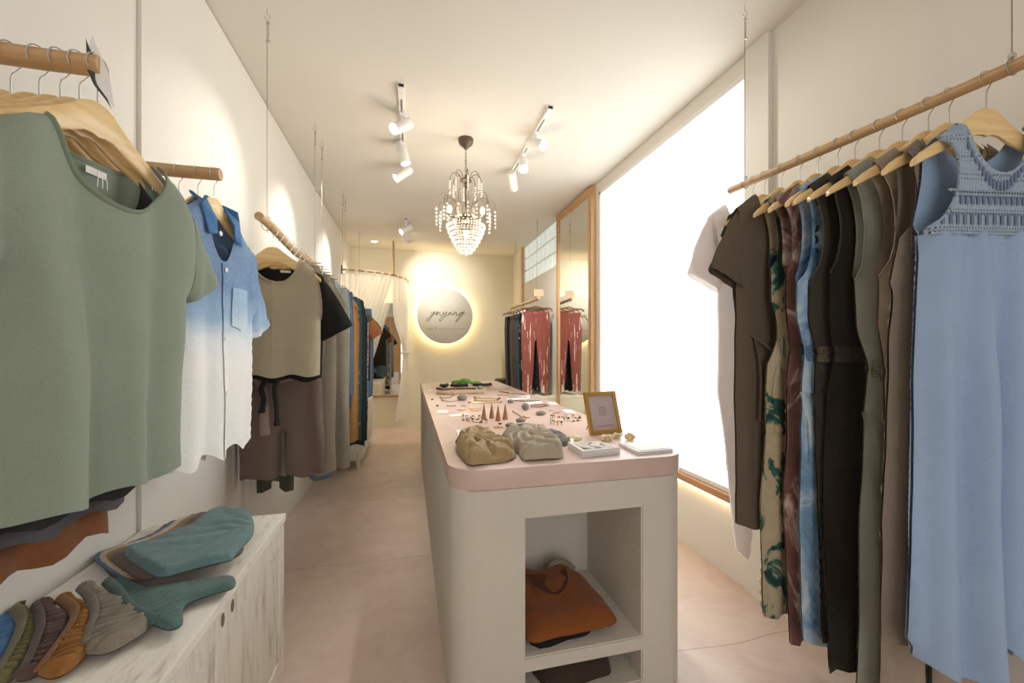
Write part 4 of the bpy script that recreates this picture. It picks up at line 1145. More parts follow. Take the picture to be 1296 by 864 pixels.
cy.mesh(sides=(1,)).build('back_panel', FB['bluein'], bd, smooth=True)
wl_ = -q(1152, 616)[0]; wh_ = -q(1150, 815)[0]
skh = [(0, zy + .004, 0), (warm * .6, zy + .006, 0), (warm + .004, zy + .004, 1), (warm + .012, zy - .06, 1), (warm + .02, zy - .2, 1), (wl_, (zy + zh) / 2 - .1, 1), (wh_ + .01, zh + .06, 1), (wh_ * .9, zh, 0), (wh_ * .55, zh - .012, 0), (wh_ * .3, zh + .0, 0), (0, zh + .06, 0)]


def dfold(s, z):
    r = max(0, min(1, (zy - z) / .9)); ph = 1.6 * noise.noise(Vector((s * 2.5, z * .7, 4)))
    big = .030 * r * math.sin(s * 27 + ph * 1.4 + .6) + .07 * min(1, .2 + r * 1.4) * (.6 - math.sqrt(math.sin(s * 29 + ph) ** 2 + .01))
    g = math.exp(-(zy - z) / .10); big *= min(1, max(0, (wl_ - abs(s)) / .07)); return big + .006 * g * math.sin(s * 300) + .0055 * (1 - r * .4) * math.sin(s * 118 + 3 * ph) + .004 * noise.noise(Vector((s * 7, z * 6, 8)))


ck = Cloth(ccw(mirror_half(skh)), .03, .07, dfold, None, .013, .006, lambda s, z: (0, .016 * max(0, min(1, (zy - z) / 1.2)) * math.sin(s * 24 + 1)), bk=.25)
ck.mesh().build('skirt', FB['blue'], bd, smooth=True, weld=True, angle=2.2)
for zz, hh in ((zy + .006, .012), (zy + .062, .007), (zy + .118, .007)):
    e = -.004 + warm if zz < zarm else so - .005
    MB().tube(cy.path([(-e + 2 * e * k / 30, zz) for k in range(31)], -1, .001), hh, 6, True, .35).build('yoke_band', FB['cro_blue'], bd, smooth=True)
f = [(s, z) for s, z in scoop(si * .98, znk, zs, 14)] + [(si, zs)]
MB().tube(cy.path([(-s, z) for s, z in f[::-1]] + f[1:], -1, .001), .009, 6, True, .4).build('neck_edging', FB['cro_blue'], bd, smooth=True)
ob = MB()
for row, (z0_, n_, hh) in enumerate(((zy + .022, 17, .034), (zy + .078, 15, .03))):
    for k in range(n_):
        s_ = (-1 + 2 * (k + .5) / n_) * (warm - .015 if row == 0 else min(warm, so) - .03)
        for dz in (.5,): ob.add([(s_ + dx_ * .0045, cy.y(s_, z0_ + hh * (.5 + dzz)) - .0035, z0_ + hh * (.5 + dzz)) for dx_, dzz in ((-1, -.4), (1, -.4), (1, .4), (-1, .4))], [(0, 1, 2, 3)])
n_ = 22
for k in range(1, n_):
    a = -1 + 2 * k / n_; s_ = a * (si + .012); zb = znk + (zs - znk) * (1 - math.cos(PI / 2 * min(1, abs(a))) ** 1.1) - .03
    if zb < zo - .02: ob.add([(s_ + dx_ * .004, cy.y(s_, zb + dzz) - .0035, zb + dzz) for dx_, dzz in ((-1, -.013), (1, -.013), (1, .013), (-1, .013))], [(0, 1, 2, 3)])
ob.build('openwork', plain('openwork_shadow', '#5d7390', .95), bd)
for sg in (-1, 1):
    MB().tube(cy.path([(sg * so, zo)] + [(sg * s, z) for s, z in ah] + [(sg * warm, zarm)], -1, .001), .0065, 6, True, .5).build('armhole_edging', FB['cro_blue'], bd, smooth=True)
y_ = neck_tag(bd, cy, znk + .066, .0, .045, .018, plain('cream_woven_label', '#d8d2bb', .9)); swing_tag(bd, -.004, y_, znk + .05)
# 2 taupe crochet dress
L = rh(1201, -6, 'light wood hanger carrying the taupe crochet dress')
d2, c2 = jumpsuit('crochet_dress', 'long taupe sleeveless dress with crochet straps, behind the pale blue dress', 'dress', L[0], L[1], FB['taupecro'], zpx(L, 1140, 812), zpx(L, 1130, 380), si=.11, so=.178, uw=-spx(L, 1134, 303), zu=zpx(L, 1135, 302), ww=-spx(L, 1129, 380), hw=-spx(L, 1124, 420), aw=-spx(L, 1116, 812), nz=-.36, T=.02, seed=22, sp=.026, legs=False, pocket=False, A=.016, wl=.12)
for sg in (-1, 1):
    c2.patch([(sg * .11, hz(.11) + .008), (sg * .178, hz(.178) + .008), (sg * .15, -.32), (sg * .12, -.40), (sg * .07, -.36), (sg * .085, -.25)], .005).build('crochet_strap', FB['cro_taupe'], d2, smooth=True)
z_ = zpx(L, 1130, 310); w_ = -spx(L, 1136, 318) - .004; mb = c2.patch([(-w_, z_ + .035), (w_, z_ + .035), (w_, z_ - .035), (-w_, z_ - .035)], .006); mb.build('crochet_band', FB['cro_taupe'], d2, smooth=True)


def suit(xh, deg, m, lb, hlb, zb, zw, kind='jumpsuit', **kw):
    L = rh(xh, deg, 'light wood hanger carrying the ' + hlb)
    kw.setdefault('T', .018)
    return jumpsuit(kind, lb, kind, L[0], L[1], FB[m], zpx(L, *zb), zpx(L, *zw), **kw)


def suit2(xh, deg, m, lb, hlb, under, wpx, hip, hem, **kw):
    """waist, hips and hem widths measured from the outer edge that shows"""
    L = rh(xh, deg, 'light wood hanger carrying the ' + hlb)
    uw, ww, hw, aw = -spx(L, *under), -spx(L, *wpx), -spx(L, *hip), -spx(L, *hem)
    kw.setdefault('T', .018); kw.setdefault('so', .172); kw.setdefault('si', .10); kw.setdefault('A', .024)
    return jumpsuit('jumpsuit', lb, 'jumpsuit', L[0], L[1], FB[m], zpx(L, *hem), zpx(L, *wpx), uw=uw, ww=ww, hw=hw, aw=aw, zu=zpx(L, *under), **kw)


suit2(1175, -15, 'taupepink', 'pinkish taupe sleeveless jumpsuit with patch pocket, between sage and taupe crochet garments', 'pinkish taupe jumpsuit', (1112, 350), (1121, 470), (1119, 570), (1112, 905), ai=.004, seed=23, waist=FB['taupepink'], trim=FB['taupepink'])
suit2(1142, -22, 'sage', 'sage grey jumpsuit with gathered elastic waist', 'sage grey jumpsuit', (1079, 356), (1099, 466), (1093, 575), (1081, 900), seed=24, waist=FB['elastic_sage'], trim=FB['sage'])
suit2(1113, -22, 'blackolive', 'near black olive jumpsuit with wide straight legs', 'near black olive jumpsuit', (1049, 346), (1056, 448), (1046, 560), (1044, 845), seed=25, waist=FB['elastic_dark'], trim=FB['darkolive'])
suit2(1082, -13, 'darkolive', 'dark olive jumpsuit with shirred waist, beside the blue tie dye one', 'dark olive jumpsuit', (1026, 354), (1033, 448), (1029, 540), (1036, 812), seed=26, waist=FB['elastic_olive'], trim=FB['olive'])
suit2(1060, -3, 'tiedye_blue', 'blue and white tie dye jumpsuit', 'blue tie dye jumpsuit', (1010, 356), (1017, 447), (1013, 545), (1015, 812), seed=27, waist=FB['elastic_blue'])
suit2(1035, -2, 'tiedye_wine', 'wine and cream tie dye jumpsuit', 'wine tie dye jumpsuit', (993, 345), (1001, 440), (993, 560), (1001, 812), seed=28, so=.2)
suit2(1012, 0, 'camo', 'cream jumpsuit with dark green blotches', 'green blotched jumpsuit', (975, 340), (984, 420), (971, 540), (967, 779), seed=29)
# brown wrap dress with short sleeves
L = rh(989, 4, 'light wood hanger carrying the brown wrap dress')
wd, wc = tee('wrap_dress', 'dark brown short sleeved wrap dress with side tie', 'dress', L[0], L[1], FB['brown'], zpx(L, 945, 664), dx=-.05, nw=.10, nd=.2, sw=.2, cw=-spx(L, 930, 395) - .05, hw=-spx(L, 931, 650) - .05, zu=.30, sl=(.29, 62, .24), T=.022, seed=30, sp=.022, A=.016, wl=.11, cuff=FB['brown'])
z_ = zpx(L, 965, 440)
MB().tube(catmull([(-.20, -.03, z_ + .05), (-.13, -.05, z_), (-.06, -.05, z_ - .05)], 5), .009, 6, True, .4).tube(catmull([(-.19, -.035, z_ + .04), (-.17, -.045, z_ - .1), (-.175, -.045, z_ - .3)], 5), .011, 6, True, .4).build('side_tie', FB['brown'], wd, smooth=True)
L = rh(967, 4, 'light wood hanger carrying the dark green top')
tee('tee_shirt', 'dark green top peeking out behind the brown wrap dress', 'top', L[0], L[1], FB['greentee'], -.7, sw=.205, cw=.18, hw=.16, sl=(.10, 66, .12), T=.014, seed=31, sp=.034, A=.012)
L = rh(953, 5, 'light wood hanger at the far end of the right rail, carrying the white dress')
tee('white_dress', 'pinkish white long dress at the far end of the right rail, against the window', 'dress', L[0], L[1], thin_fabric('sheer_white_cotton', '#ece4e1'), zpx(L, 955, 692), dx=-.07, nw=.10, nd=.12, sw=.2, cw=-spx(L, 909, 440) - .07, hw=-spx(L, 932, 690) - .07, zu=.3, sl=(.28, 66, .2), T=.02, seed=32, sp=.026, A=.016, wl=.1, wob=.03)

# ------------------------------------------------------------------ leggings at the back right
LEG = [(5.06, 'red_leg', 'red leggings with cream streaks, front of the back right rail', .165), (5.2, 'blk_leg', 'black leggings with pale streaks directly behind the red ones', .165), (5.36, 'charblue', 'slate leggings behind the black streaked ones', .17), (5.52, 'darkbrown', 'brown leggings in the middle of the back right rail', .17), (5.68, 'olive', 'dark olive leggings beyond the brown ones', .17), (5.84, 'black', 'plain black leggings second from the back wall', .17), (6.0, 'charcoal', 'charcoal leggings farthest along the back right rail', .17)]
hb_ = MB().tube(catmull([(-.215, 0, -.145), (-.205, 0, -.118), (-.17, 0, -.108), (-.08, 0, -.104), (0, 0, -.088), (.08, 0, -.104), (.17, 0, -.108), (.205, 0, -.118), (.215, 0, -.145)], 5), .0115, 8, True, .7).build('bar', MT['hanger_dark'], None, smooth=True)
_hm[('bar', True)] = hb_.data; bpy.data.objects.remove(hb_)
for y, m, lb, w_ in LEG:
    hanger((GX, y, GZ), math.radians(-2), 'brown wooden clip hanger holding the ' + lb.split(' with')[0].split(' in the')[0].split(' behind')[0].split(' beyond')[0].split(' second')[0].split(' farthest')[0] + (' with streaks' if m == 'blk_leg' else ''), .0245, True, 'brown clip hangers on the back right rail', True, True)
    trousers('leggings', lb, 'leggings', (GX, y, GZ), math.radians(-2), FB[m], -1.19, zt=-.16, w=w_ + .012, hw=.192, aw=.172, ai=.058, zc=-.50, T=.018, seed=y * 5, sp=.028, A=.004, group='leggings on the back right rail')

WORLD, FRONT, EXPO = 0.45, 26.0, 0.42
# ------------------------------------------------------------------ things lying flat
def laid(name, label, cat, pts, z, T, mat, group=None, fold=None, sp=.014, R=.03, part='cloth', px=True, clampx=None, zpl=None, tmin=.004):
    P = [atZ(x, y, zpl or z) for x, y in pts] if px else [Vector((x, y, z)) for x, y in pts]
    if clampx: P = [Vector((min(max(p.x, clampx[0]), clampx[1]), p.y, z)) for p in P]
    c0 = sum(P, Vector()) / len(P); root = thing(name, label, cat, (c0.x, c0.y, z), 0, group)
    sm = catmull([(p.x - c0.x, p.y - c0.y, 0) for p in P], 4, True)
    c = Cloth(ccw([(p.x, p.y, 1) for p in sm]), T, R, fold, None, sp, tmin, flat_back=True)
    mb = c.mesh(); mb.v = [(v[0], v[2], -v[1] + .0006) for v in mb.v]
    mb.build(part, mat, root, smooth=True, weld=True, angle=2.4); return root, c, c0


def wrinkle(k=1.0, f=16, seed=0, ang=.6):
    """bulges parted by sharp creases, running mostly along one direction"""
    ca, sa = math.cos(ang), math.sin(ang)

    def g(x, y):
        u, v = x * ca + y * sa, -x * sa + y * ca
        w = noise.noise(Vector((u * f * .5, v * f * .4, seed + 9))) * .05
        n1 = noise.noise(Vector(((u + w) * f, v * f * .3, seed))); n2 = noise.noise(Vector(((u - w) * f * 1.9, v * f * .7, seed + 5))); n3 = noise.noise(Vector((u * f * .35, v * f * .35, seed + 3)))
        return k * (.6 * min(1, abs(n1) * 4.5) + .3 * min(1, abs(n2) * 3.5) + .55 * n3 - .62)
    return g


def fan(knot, n=9, k=1.0, seed=0, base=.5, twist=3.0):
    """folds that radiate from a knot, rounded on top with sharp valleys between"""
    def g(x, y):
        dx, dy = x - knot[0], y - knot[1]; r = math.hypot(dx, dy); th = math.atan2(dy, dx)
        nz = noise.noise(Vector((x * 14, y * 14, seed))); ph = n * .5 * th + twist * r * 10 * .4 + 1.7 * nz
        v = abs(math.sin(ph)) ** .6; v2 = abs(math.sin(2.1 * ph + 2 * noise.noise(Vector((x * 30, y * 30, seed + 2))))) ** .6
        f = min(1, r / .03); return k * f * (.75 * v + .22 * v2 - base) + .4 * noise.noise(Vector((x * 9, y * 9, seed + 6))) + .25 * math.exp(-r / .04)
    return g


def gathers(origin, d, k=.3, wl=.02, fade=.07, seed=0):
    """small pleats running away from a gathered edge through origin along d"""
    def g(x, y):
        u = (x - origin[0]) * d[0] + (y - origin[1]) * d[1]; v = abs(-(x - origin[0]) * d[1] + (y - origin[1]) * d[0])
        return k * math.exp(-v / fade) * math.sin(u * 2 * PI / wl + 2.5 * noise.noise(Vector((u * 20, v * 9, seed)))) + .35 * noise.noise(Vector((x * 22, y * 22, seed)))
    return g


CT = CZ
for nm, lb, pts, T, m, kk, fq, an in (
        ('folded_trousers', 'crumpled khaki tan trousers at the near left corner of the counter', [(577, 568), (588, 556), (612, 553), (632, 563), (653, 577), (640, 585), (612, 588.5), (594, 590), (584, 580)], .036, 'khaki', 1.0, 17, .9),
        ('folded_trousers', 'crumpled pale grey beige trousers on the counter beside the khaki ones', [(636, 560), (650, 550), (680, 548), (702, 562), (713, 579), (690, 582.5), (662, 583), (655, 574), (640, 568)], .036, 'greige', 1.0, 17, 2.2),
        ('folded_cloth', 'small dark grey folded cloth behind the postcards', [(685, 557), (686, 550), (704, 549), (716, 555), (719, 563), (706, 565), (694, 561)], .024, 'slate', .5, 30, .4)):
    FB.setdefault('khaki', fabric('khaki_cotton', '#a98f66', .92, 420, .08, .5)); FB.setdefault('greige', fabric('greige_cotton', '#b3a691', .92, 420, .08, .5)); FB.setdefault('slate', fabric('slate_cotton', '#6d6966', .92, 420, .08, .4))
    r_, c_, c0 = laid(nm, lb, 'trousers' if 'trou' in nm else 'cloth', pts, CT, T, FB[m], 'folded clothes on the counter', (fan((-.03, .055), 13, 1.35, 3) if m == 'khaki' else fan((.0, .06), 12, 1.35, 8, .5, -4.0) if m == 'greige' else wrinkle(kk, fq, T * 90, an)), .005, .024)
    if nm == 'folded_trousers':
        o = MB(); P = [atZ(*p, CT) for p in (pts[0], pts[1], pts[2])]; Q = catmull([(p.x - c0.x + .012, p.y - c0.y + .012, .03 + .012 * (i == 1)) for i, p in enumerate(P)], 6)
        o.tube(Q, .017, 8, True, .7)
        o.build('waistband', FB[m], r_, smooth=True)


def quad_top(name, label, cat, top, z, h, mat, printed=None, group=None):
    P = [atZ(x, y, z + h) for x, y in top]; c0 = sum(P, Vector()) / 4; t = thing(name, label, cat, (c0.x, c0.y, z), 0, group)
    poly = [(p.x - c0.x, p.y - c0.y) for p in P]
    nl = max(1, int(h / .0045)); mb = MB()
    for i in range(nl):
        k = 1 + .012 * math.sin(i * 2.3); mb.prism([(x * k, y * k) for x, y in poly], i * h / nl + .0003, (i + .8) * h / nl)
    mb.build('sheets', mat, t)
    if printed: MB().prism([(x * .82, y * .82) for x, y in poly], h + .0001, h + .0006).build('printed_face', printed, t)
    return t


FB['print1'] = dye('sketch_print', [(.38, '#57514f'), (.46, '#b9b4b2'), (.52, '#e6e2e0'), (.6, '#d8a9a2'), (.66, '#dfdcda')], 14, 1.4, 4, (1, 1, 1))
quad_top('postcard_stack', 'stack of white postcards with a pink and grey picture on the counter', 'postcards', [(718.7, 559), (760, 558), (785, 565.5), (737, 570.5)], CT, .027, MT['paper'], FB['print1'])
FB['print2'] = plain('pale_print', '#eeeef0', .6)
quad_top('leaflet_stack', 'flat stack of plain white leaflets at the right front corner of the counter', 'leaflets', [(782.6, 559.5), (836, 559.5), (851.5, 567.5), (807.6, 571.5)], CT, .014, MT['paper'], FB['print2'])
# gold picture frame
b0, b1 = atZ(747.5, 551, CT), atZ(787.5, 547, CT); ex = (b1 - b0).normalized(); W_ = (b1 - b0).length; nb_ = Vector((-ex.y, ex.x, 0))
al = math.radians(16); up = Vector((0, 0, math.cos(al))) + nb_ * math.sin(al); Hh = .213
pf = thing('picture_frame', 'small gold frame with a mauve printed card, standing on the counter', 'picture frame', b0 + Vector((0, 0, .001)))
Mf = Matrix(((ex.x, up.x, -ex.cross(up).x * -1, 0), (ex.y, up.y, ex.cross(up).y, 0), (ex.z, up.z, ex.cross(up).z, 0), (0, 0, 0, 1)))
Mf = Matrix.Identity(4)
for i in range(3): Mf[i][0], Mf[i][1], Mf[i][2] = ex[i], up[i], ex.cross(up)[i]
fw = .021
mb = MB()
for a, b in (((0, 0), (fw, Hh)), ((W_ - fw, 0), (W_, Hh)), ((fw, 0), (W_ - fw, fw)), ((fw, Hh - fw), (W_ - fw, Hh))): mb.box((a[0], a[1], -.014), (b[0], b[1], .004), Mf)
mb.build('frame', MT['gold'], pf, bevel=.004)
MB().box((fw - .002, fw - .002, -.006), (W_ - fw + .002, Hh - fw + .002, -.003), Mf).build('print', plain('mauve_card', '#b3a3a3', .5), pf)
em = MB(); cx_, cy_ = W_ / 2, Hh * .53
sq = [(cx_ + .019 * math.copysign(abs(math.cos(a)) ** .5, math.cos(a)), cy_ + .019 * math.copysign(abs(math.sin(a)) ** .5, math.sin(a)), -.0025) for a in [k / 28 * 2 * PI for k in range(29)]]
em.tube([Mf @ Vector(p) for p in sq], .0011, 5); em.tube([Mf @ Vector((cx_ + .009 * math.cos(a), cy_ + .009 * math.sin(a), -.0025)) for a in [k / 20 * 2 * PI for k in range(21)]], .0011, 5)
em.build('emblem', MT['ink'], pf)
V, Fc = text_mesh('YINYANG BALI', .02); wt = max(p[0] for p in V) - min(p[0] for p in V); k_ = (W_ - 2 * fw) * .62 / wt
MB().add([(p[0] * k_ + cx_ + .006, p[1] * k_ + fw + .018, p[2] * .3 - .0026) for p in V], Fc, Mf).build('lettering', plain('terracotta_ink', '#a5674f', .7), pf)
MB().tube([Mf @ Vector((W_ * .3, Hh * .6, -.015)), Vector(b0) * 0 + nb_ * .12 + ex * W_ * .3 + Vector((0, 0, .004))], .008, 6, True, .4).build('stand', MT['peg'], pf)
# crystals
for x, y, r, lb in ((767, 556, .016, 'leftmost of three pale citrine crystals in front of the gold frame'), (781, 553, .014, 'middle citrine crystal, just under the gold frame'), (797, 554.5, .017, 'rightmost citrine crystal, behind the white leaflets')):
    p = atZ(x, y + 2, CT); mb = MB()
    mb.blob((0, 0, r * .95), (r * 1.75, r * 1.1, r), x, .55, 6, 8)
    o = mb.build('citrine_crystal', MT['citrine'], None); o.location = p; tag(o, lb, 'crystal', 'citrine crystals')
p = atZ(727, 559, CT); gl = MB().lathe([(.001, .0005), (.02, .0005), (.03, .008), (.031, .018), (.024, .026), (.001, .029)], n=24).build('glass_paperweight', MT['glass'], None, smooth=True); gl.location = p; gl.scale = (1.15, .8, 1); tag(gl, 'clear yellowish glass dish beside the postcards', 'glass')

# stones used as props
for x, y, rx, rz_, m, lb in ((585, 506.5, .042, .026, 'stone', 'flat grey stone holding necklace cords, near the back of the counter'), (646.5, 510, .026, .016, 'stone', 'small grey stone among the bracelets'), (665, 519, .028, .026, 'stone', 'upright rounded grey stone right of the wooden cones'), (684.5, 525, .034, .014, 'stone', 'long flat grey stone with an earring on it'),
                               (659, 535, .030, .0155, 'stone', 'smooth oval grey stone behind the pale trousers'), (646, 541, .028, .014, 'stone', 'grey stone half hidden behind the pale grey trousers'), (607.5, 492, .028, .018, 'stone_green', 'pale green stone beside the black bracelets')):
    p = atZ(x, y, CT); o = MB().blob((0, 0, rz_ * .97), (rx, rx * .72, rz_), x, .1, 12, 18).build('pebble', MT[m], None, smooth=True); o.location = p; tag(o, lb, 'stone', 'stones on the counter')
# wooden ring cones
for x, y, lb in ((612.5, 530.5, 'leftmost wooden ring cone, front pair'), (622.5, 529, 'wooden ring cone second from the left, set back'), (630.5, 532.5, 'wooden ring cone third from the left, nearest the viewer'), (639.5, 530.5, 'rightmost wooden ring cone')):
    p = atZ(x, y, CT); o = MB().lathe([(.017, .0005), (.017, .002), (.0105, .045), (.0045, .078), (.0015, .092)], n=20).build('ring_cone', MT['cork'], None, smooth=True); o.location = p; tag(o, lb, 'ring cone', 'wooden cones for rings')


def ring_obj(x, y, lb, grp, seed, mat, r=.0078, stand=None):
    random.seed(seed); p = atZ(x, y, CT); t = thing('finger_ring', lb, 'ring', p, random.uniform(0, 6.28), grp)
    tilt = random.random() < .5
    if tilt: MB().ring((0, 0, r + .0016), r, .0018, 1, 16, 5).build('band', mat, t, smooth=True); g = (0, 0, 2 * r + .003)
    else: MB().ring((0, 0, .0016), r, .0018, 2, 16, 5).build('band', mat, t, smooth=True); g = (r, 0, .0045)
    MB().blob(g, (.0085, .0075, .006), seed, .2, 6, 8).build('stone', random.choice([MT['pewter'], MT['brass'], plain('dark_gem', '#3b3b4a', .2), plain('amber_gem', '#a8672c', .2), plain('pale_gem', '#d9d4cc', .2)]), t, smooth=True)


random.seed(5)
for k in range(16):
    ring_obj(586 + (k % 8) * 4.2 + random.uniform(-1, 1), 528 + (k // 8) * 4.5 + random.uniform(-1, 1) + (k % 8) * .5, 'small pewter ring in the cluster left of the wooden cones', 'rings left of the wooden cones', 100 + k, MT['pewter'])
random.seed(6)
for k in range(22):
    ring_obj(697 + (k % 9) * 4.6 + random.uniform(-1.3, 1.3), 528.5 + (k // 9) * 4.4 + random.uniform(-1, 1), 'small brass ring in the cluster left of the gold frame', 'rings left of the gold frame', 200 + k, MT['brass'])
for x, y, lb in ((613, 542, 'left filigree earring lying before the khaki trousers'), (631, 541, 'right filigree earring lying before the pale grey trousers'), (619, 548, 'small filigree earring touching the khaki trousers')):
    p = atZ(x, y, CT); mb = MB(); n = 9
    for k in range(n):
        a = k / n * 2 * PI; mb.ring((.016 * math.cos(a), .016 * math.sin(a), .002), .007, .0012, 2, 10, 4)
    mb.ring((0, 0, .002), .008, .0014, 2, 12, 4); o = mb.build('filigree_earring', MT['brass'], None, smooth=True); o.location = p; o.scale = (1.3, 1.3, 1); tag(o, lb, 'earring', 'filigree earrings')


def strand(name, label, cat, pts, r, mat, group, beads=False, ends=None):
    P = [atZ(x, y, CT) for x, y in pts]; c0 = sum(P, Vector()) / len(P); t = thing(name, label, cat, c0, 0, group); mb = MB()
    Q = catmull([(p.x - c0.x, p.y - c0.y, r + .0006) for p in P], 6)
    if beads:
        L = 0; last = Q[0]; mb.blob(last, (r, r, r), 0, 0, 5, 7)
        for q_ in Q:
            while (q_ - last).length > r * 1.9: last = last + (q_ - last).normalized() * r * 1.9; mb.blob(last, (r, r, r), 0, 0, 5, 7)
    else: mb.tube(Q, r, 6)
    mb.build('strand', mat, t, smooth=True)
    if ends:
        eb = MB()
        for q_ in (Q[0], Q[-1]): eb.blob((q_.x, q_.y, ends[0]), (ends[0] * 1.7, ends[0], ends[0]), 3, .3, 6, 8)
        eb.build('pendant', ends[1], t, smooth=True)
    return t


dkr = plain('dark_red_cord', '#6f3431', .6); tan_ = plain('tan_beads', '#b8925c', .5); blk = MT['black']; blu = plain('blue_beads', '#454e75', .4); cream = plain('cream_beads', '#d8c7a8', .5)
BG = 'bracelets and necklaces on the counter'
S_ = strand
S_('bracelet', 'short black bracelet near the back left of the counter', 'bracelet', [(558, 489.5), (562, 490.5), (566, 489)], .019, blk, BG)
S_('bracelet', 'longer black bracelet with red ends below the green leaf', 'bracelet', [(572, 489), (581, 489.8), (591, 489)], .019, blk, BG, False, (.012, dkr))
S_('bracelet', 'black bracelet right of the pale green stone', 'bracelet', [(600, 488), (611, 489), (621, 488)], .018, blk, BG, False, (.011, blu))
S_('bracelet', 'dark red beaded strand across the back of the counter', 'bracelet', [(553, 493), (562, 494), (575, 493.5), (590, 493), (603, 493)], .012, dkr, BG, True)
S_('bracelet', 'tan beaded strand in front of the dark red one', 'bracelet', [(553, 499), (570, 500), (590, 499), (612, 499)], .011, tan_, BG, True)
S_('bracelet', 'cream beaded strand lying between the red and tan strands', 'bracelet', [(553, 496.5), (572, 497), (590, 496), (612, 495.5)], .008, cream, BG, True)
for i, (pts, lb, m) in enumerate((
        ([(558, 504), (568, 503.5), (575, 500.5)], 'thin cord necklace leading left from the flat grey stone', MT['pewter']), ([(560, 507), (570, 508.5), (585, 506)], 'thin cord necklace in front of the flat grey stone', MT['pewter']),
        ([(601, 504), (612, 504.5), (628, 504.5), (632, 505)], 'fine necklace with dark pendant right of the flat grey stone', MT['brass']), ([(602, 507), (615, 507.8), (630, 507)], 'second fine necklace below the one with the dark pendant', MT['brass']),
        ([(594, 510), (612, 510.5), (634, 509.5)], 'delicate chain lying along the middle of the counter', MT['brass']), ([(565, 514), (572, 514.3), (577, 513.5)], 'short orange bead strand on the left of the counter', tan_),
        ([(584, 514), (590, 514.2)], 'short blue bead piece left of the wooden cones', blu), ([(579, 519), (585, 519.6), (589, 519)], 'small gold chain behind the left white card', MT['brass']),
        ([(593, 517.5), (600, 518), (609, 517)], 'fine gold chain behind the wooden cones', MT['brass']), ([(595, 520), (603, 520.4), (610, 519.5)], 'second fine gold chain behind the wooden cones', MT['brass']))):
    S_('necklace', lb, 'necklace', pts, .0035 if i < 6 else .003, m, BG, m in (tan_, blu), (.007, MT['pewter'] if i not in (2, 6) else blu) if i < 5 else None)
for pts, lb, m in (([(617, 493), (632, 493.5), (646, 492.5)], 'straight bamboo stick bracelet holder, farthest right', tan_), ([(630, 500), (642, 500.5), (652, 499)], 'yellow bead bracelet right of the tan strand', plain('amber_beads', '#c29a45', .4)), ([(632, 496), (640, 497), (645, 498)], 'small dark bead bracelet above the yellow one', dkr),
                   ([(647, 498.5), (656, 498.5), (665, 499.5)], 'brown and black bead bracelet at the right of the yellow one', plain('brown_beads', '#6b4f3a', .5)), ([(643, 504), (656, 503.5), (668, 503)], 'grey cord bracelet lying on a white card', MT['pewter']), ([(651, 507.5), (666, 508), (684, 507.5)], 'dark cord bracelet right of the small grey stone', plain('dark_cord', '#5a4a40', .6)),
                   ([(672, 513.5), (682, 513), (692, 512.5)], 'wine bead bracelet right of the upright stone', dkr), ([(672, 515.5), (684, 515.5), (694, 513.5)], 'thin dark bracelet below the wine bead one', plain('umber_cord', '#4e3b31', .6)), ([(700, 523.5), (705, 522.8), (709, 521.5)], 'pinkish bracelet right of the long flat stone', plain('pink_beads', '#c99b85', .5)),
                   ([(649, 521), (654, 524), (661, 529)], 'gold chain draped behind the oval grey stone', MT['brass']), ([(662, 527), (667, 529.5), (671, 529)], 'gold chain end right of the oval grey stone', MT['brass'])):
    S_('bracelet', lb, 'bracelet', pts, .0045, m, BG, True)
p = atZ(698, 519.5, CT); o = MB().blob((0, 0, .006), (.018, .012, .006), 4, .15).build('shell', plain('pale_shell', '#cfc3b0', .4), None, smooth=True); o.location = p; tag(o, 'pale shell near the white cards on the right edge of the counter', 'shell')


def card(pts, lb):
    P = [atZ(x, y, CT) for x, y in pts]; c0 = sum(P, Vector()) / 4; o = MB().prism([(p.x - c0.x, p.y - c0.y) for p in P], .0006, .0022).build('paper_card', MT['paper'], None); o.location = c0; tag(o, lb, 'card', 'white cards on the counter')


card([(554, 519), (567, 519), (567, 523), (553, 523)], 'white card near the left edge of the counter')
card([(567, 525), (592, 523), (593, 525), (570, 527.5)], 'long narrow white card left of the wooden cones')
card([(577, 544), (595, 544), (600, 550), (580, 551)], 'white card partly under the khaki trousers')
card([(691, 509), (702, 509), (708, 512), (697, 512)], 'farther white card on the right edge of the counter')
card([(711, 518.5), (724, 519), (729, 523), (717, 522.5)], 'nearer white card on the right edge, behind the gold frame')
card([(541, 493), (547, 493), (547, 495), (541, 495)], 'small white card at the far left of the counter')
card([(641, 504), (670, 500.5), (671, 504), (643, 506.5)], 'white card under the grey cord bracelet')
card([(664, 509.5), (684, 507), (686, 509.5), (668, 511.8)], 'white card right of the upright stone')
for x, y, lb in ((547, 506, 'upper tiny dark stud on the left edge of the counter'), (553.5, 514, 'lower tiny dark stud on the left edge of the counter'), (633, 537, 'tiny dark stud below the rightmost wooden cone')):
    p = atZ(x, y, CT); o = MB().blob((0, 0, .005), (.012, .006, .005), x, .2, 6, 8).build('stud_earring', MT['black'], None, smooth=True); o.location = p; tag(o, lb, 'earring')
